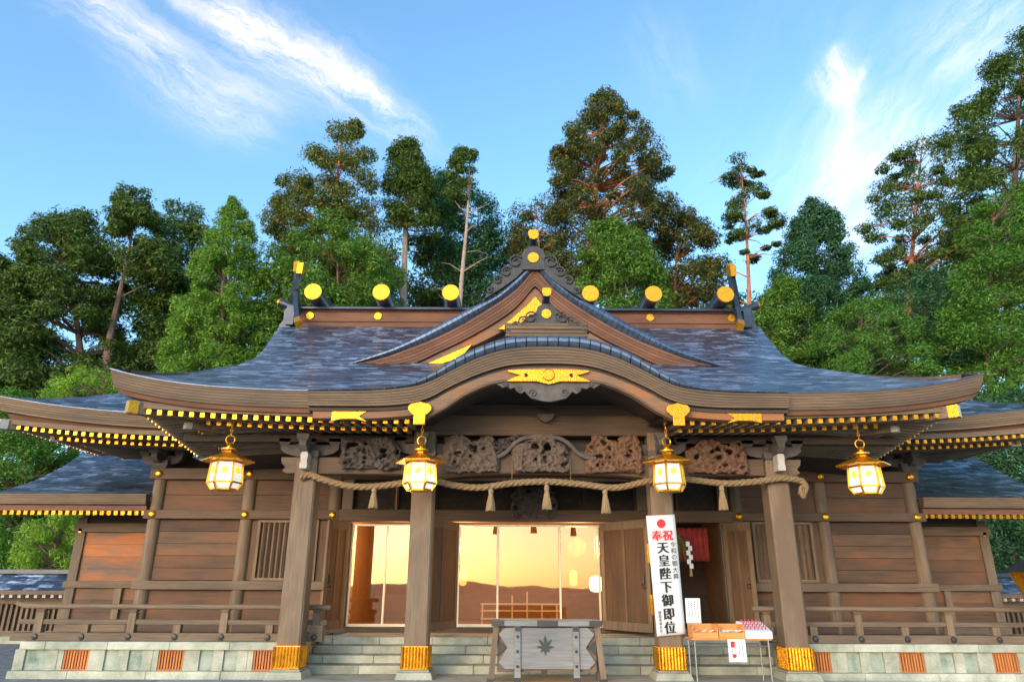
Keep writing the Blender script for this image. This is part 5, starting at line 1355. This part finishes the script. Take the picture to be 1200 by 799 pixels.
tree('brown green tree crown left of the tallest cedar', 38, [(628,238),(640,420)], [(236,612,650),(255,592,668),(300,588,680),(380,590,690),(430,590,690)], 'l_suntint', 'bark_suntint', n=120, cr=1.3, leaves=130, size=.28, group=G)
tree('tallest cedar with crown tinted orange as if sunlit behind the dormer gable', 34, [(708,116),(700,200),(694,290),(690,400)], [(113,690,724),(140,664,752),(180,645,775),(215,640,792),(250,655,796),(285,670,775),(330,655,770)], 'l_suntint', 'bark_suntint', n=185, cr=1.05, leaves=150, size=.25, trunk=.75, group=G, flat=.65, snags=8)
tree('green lower cedar foliage right below the tallest cedar', 28, [(722,270),(720,420)], [(265,690,745),(300,668,775),(350,660,790),(420,650,800)], 'l_mid', n=130, cr=1.0, leaves=140, size=.23, group=G)
tree('sun-tinted brown tree between the tallest cedar and the lone pine', 36, [(795,255),(790,420)], [(250,772,812),(275,765,838),(310,752,858),(360,750,865),(420,745,870)], 'l_suntint', 'bark_suntint', n=130, cr=1.15, leaves=130, size=.26, group=G)
tree('lone slender pine with open tiered crown and bare trunk', 30, [(868,194),(874,260),(878,345),(880,400)], [(192,852,888),(225,842,912),(255,840,920),(285,846,918),(300,880,915)], 'l_dark', 'bark_suntint', n=46, cr=.72, leaves=110, size=.2, trunk=.36, kind='pine_tree', group=G, flat=.42, style='tiers', snags=10)
tree('dark pointed conifer right of the right finial', 26, [(953,236),(955,330),(955,440)], [(233,946,960),(262,926,985),(300,908,1008),(340,892,1018),(390,885,1025),(440,880,1030)], 'l_blue', n=240, cr=.8, leaves=150, size=.2, trunk=.4, style='dense', group=G)
tree('dark open pine with clustered tufts beside the right wood', 29, [(1082,160),(1072,260),(1066,420)], [(155,1070,1100),(185,1040,1120),(215,1008,1130),(250,1006,1140),(290,1025,1145),(340,1020,1145),(400,1010,1150)], 'l_dark', 'bark_suntint', n=135, cr=.85, leaves=130, size=.22, trunk=.4, kind='pine_tree', group=G, flat=.6, snags=5)
tree('very tall dark conifer cut off by the right edge of the photo', 27, [(1200,38),(1190,200),(1185,440)], [(40,1185,1230),(80,1150,1250),(120,1120,1260),(170,1098,1270),(240,1110,1280),(330,1120,1280),(440,1120,1280)], 'l_dark', n=260, cr=1.1, leaves=160, size=.25, trunk=.5, group=G)
tree('light green broadleaf tree at the right edge', 18, [(1165,235),(1160,470)], [(215,1160,1225),(260,1130,1240),(320,1105,1240),(390,1095,1240),(480,1090,1240)], 'l_broad', n=210, cr=.75, leaves=170, size=.15, trunk=.2, kind='broadleaf_tree', group=G)
tree('dark green broadleaf mass behind the right roof', 22, [(1085,350),(1085,450)], [(325,1060,1110),(360,1010,1130),(410,980,1140),(470,970,1150)], 'l_blue', n=120, cr=.85, leaves=150, size=.18, trunk=.2, kind='broadleaf_tree', group=G)
tree('olive green shrub tree just behind the right slope of the roof', 20, [(1010,365),(1010,450)], [(355,985,1040),(385,955,1075),(420,935,1090),(460,920,1100)], 'l_broad', n=120, cr=.62, leaves=150, size=.13, trunk=.15, kind='broadleaf_tree', group=G)
tree('dark broadleaf tree beside the right finial', 24, [(915,350),(915,440)], [(335,895,935),(370,880,950),(430,875,970)], 'l_mid', n=80, cr=.75, leaves=140, size=.17, trunk=.2, kind='broadleaf_tree', group=G)
# low greenery at the two ends
tree('yellow green maple beyond the slat fence at the left end', 13, [(66,610),(62,690)], [(600,50,90),(618,28,100),(645,20,100),(672,20,95)], 'l_maple', n=60, cr=.42, leaves=130, size=.09, trunk=.09, kind='maple_tree')
tree('dark green wood edge under the left eaves', 16, [(30,520),(30,700)], [(470,-20,70),(520,-25,90),(580,-30,110),(690,-30,110)], 'l_broad', n=170, cr=.75, leaves=140, size=.14, trunk=.2, kind='broadleaf_tree')
tree('dark shaded shrubbery low behind the left slat fence', 19, [(40,560),(40,690)], [(540,-30,120),(600,-30,130),(700,-30,130)], 'l_dark', n=130, cr=1.0, leaves=130, size=.2, trunk=.2, kind='broadleaf_tree')
tree('dark green tree beyond the slat fence at the right end', 15, [(1190,600),(1190,700)], [(470,1120,1250),(560,1120,1250),(620,1125,1250),(700,1130,1250)], 'l_blue', n=190, cr=.8, leaves=140, size=.15, trunk=.2, kind='broadleaf_tree')
# a continuous far wood that closes the gaps low down between the trunks
fw = np.random.default_rng(5); cl = []
SKY = [(-60,330),(0,318),(60,285),(130,290),(190,300),(250,300),(310,285),(380,270),(470,275),(560,270),(620,275),(700,300),(800,315),(860,345),(930,340),(1000,350),(1060,310),(1130,250),(1260,200)]
for i in range(560):
    px = fw.uniform(-60, 1260); top = interp(px, SKY); py = top+10 + (470-top)*fw.random()**1.3
    p = at(px, py, fw.uniform(41, 50)); cl.append((tuple(p), fw.uniform(1.1, 1.9)))
dummy = empty('tmp', (0,0,0)); fo = leaf_mesh('far_wood', cl, 190, .24, 'l_dark', dummy, fw, .8); fo.parent = None; bpy.data.objects.remove(dummy)
tag(fo, 'dark wood closing the gaps low between the trunks behind the shrine', 'wood', kind='stuff')
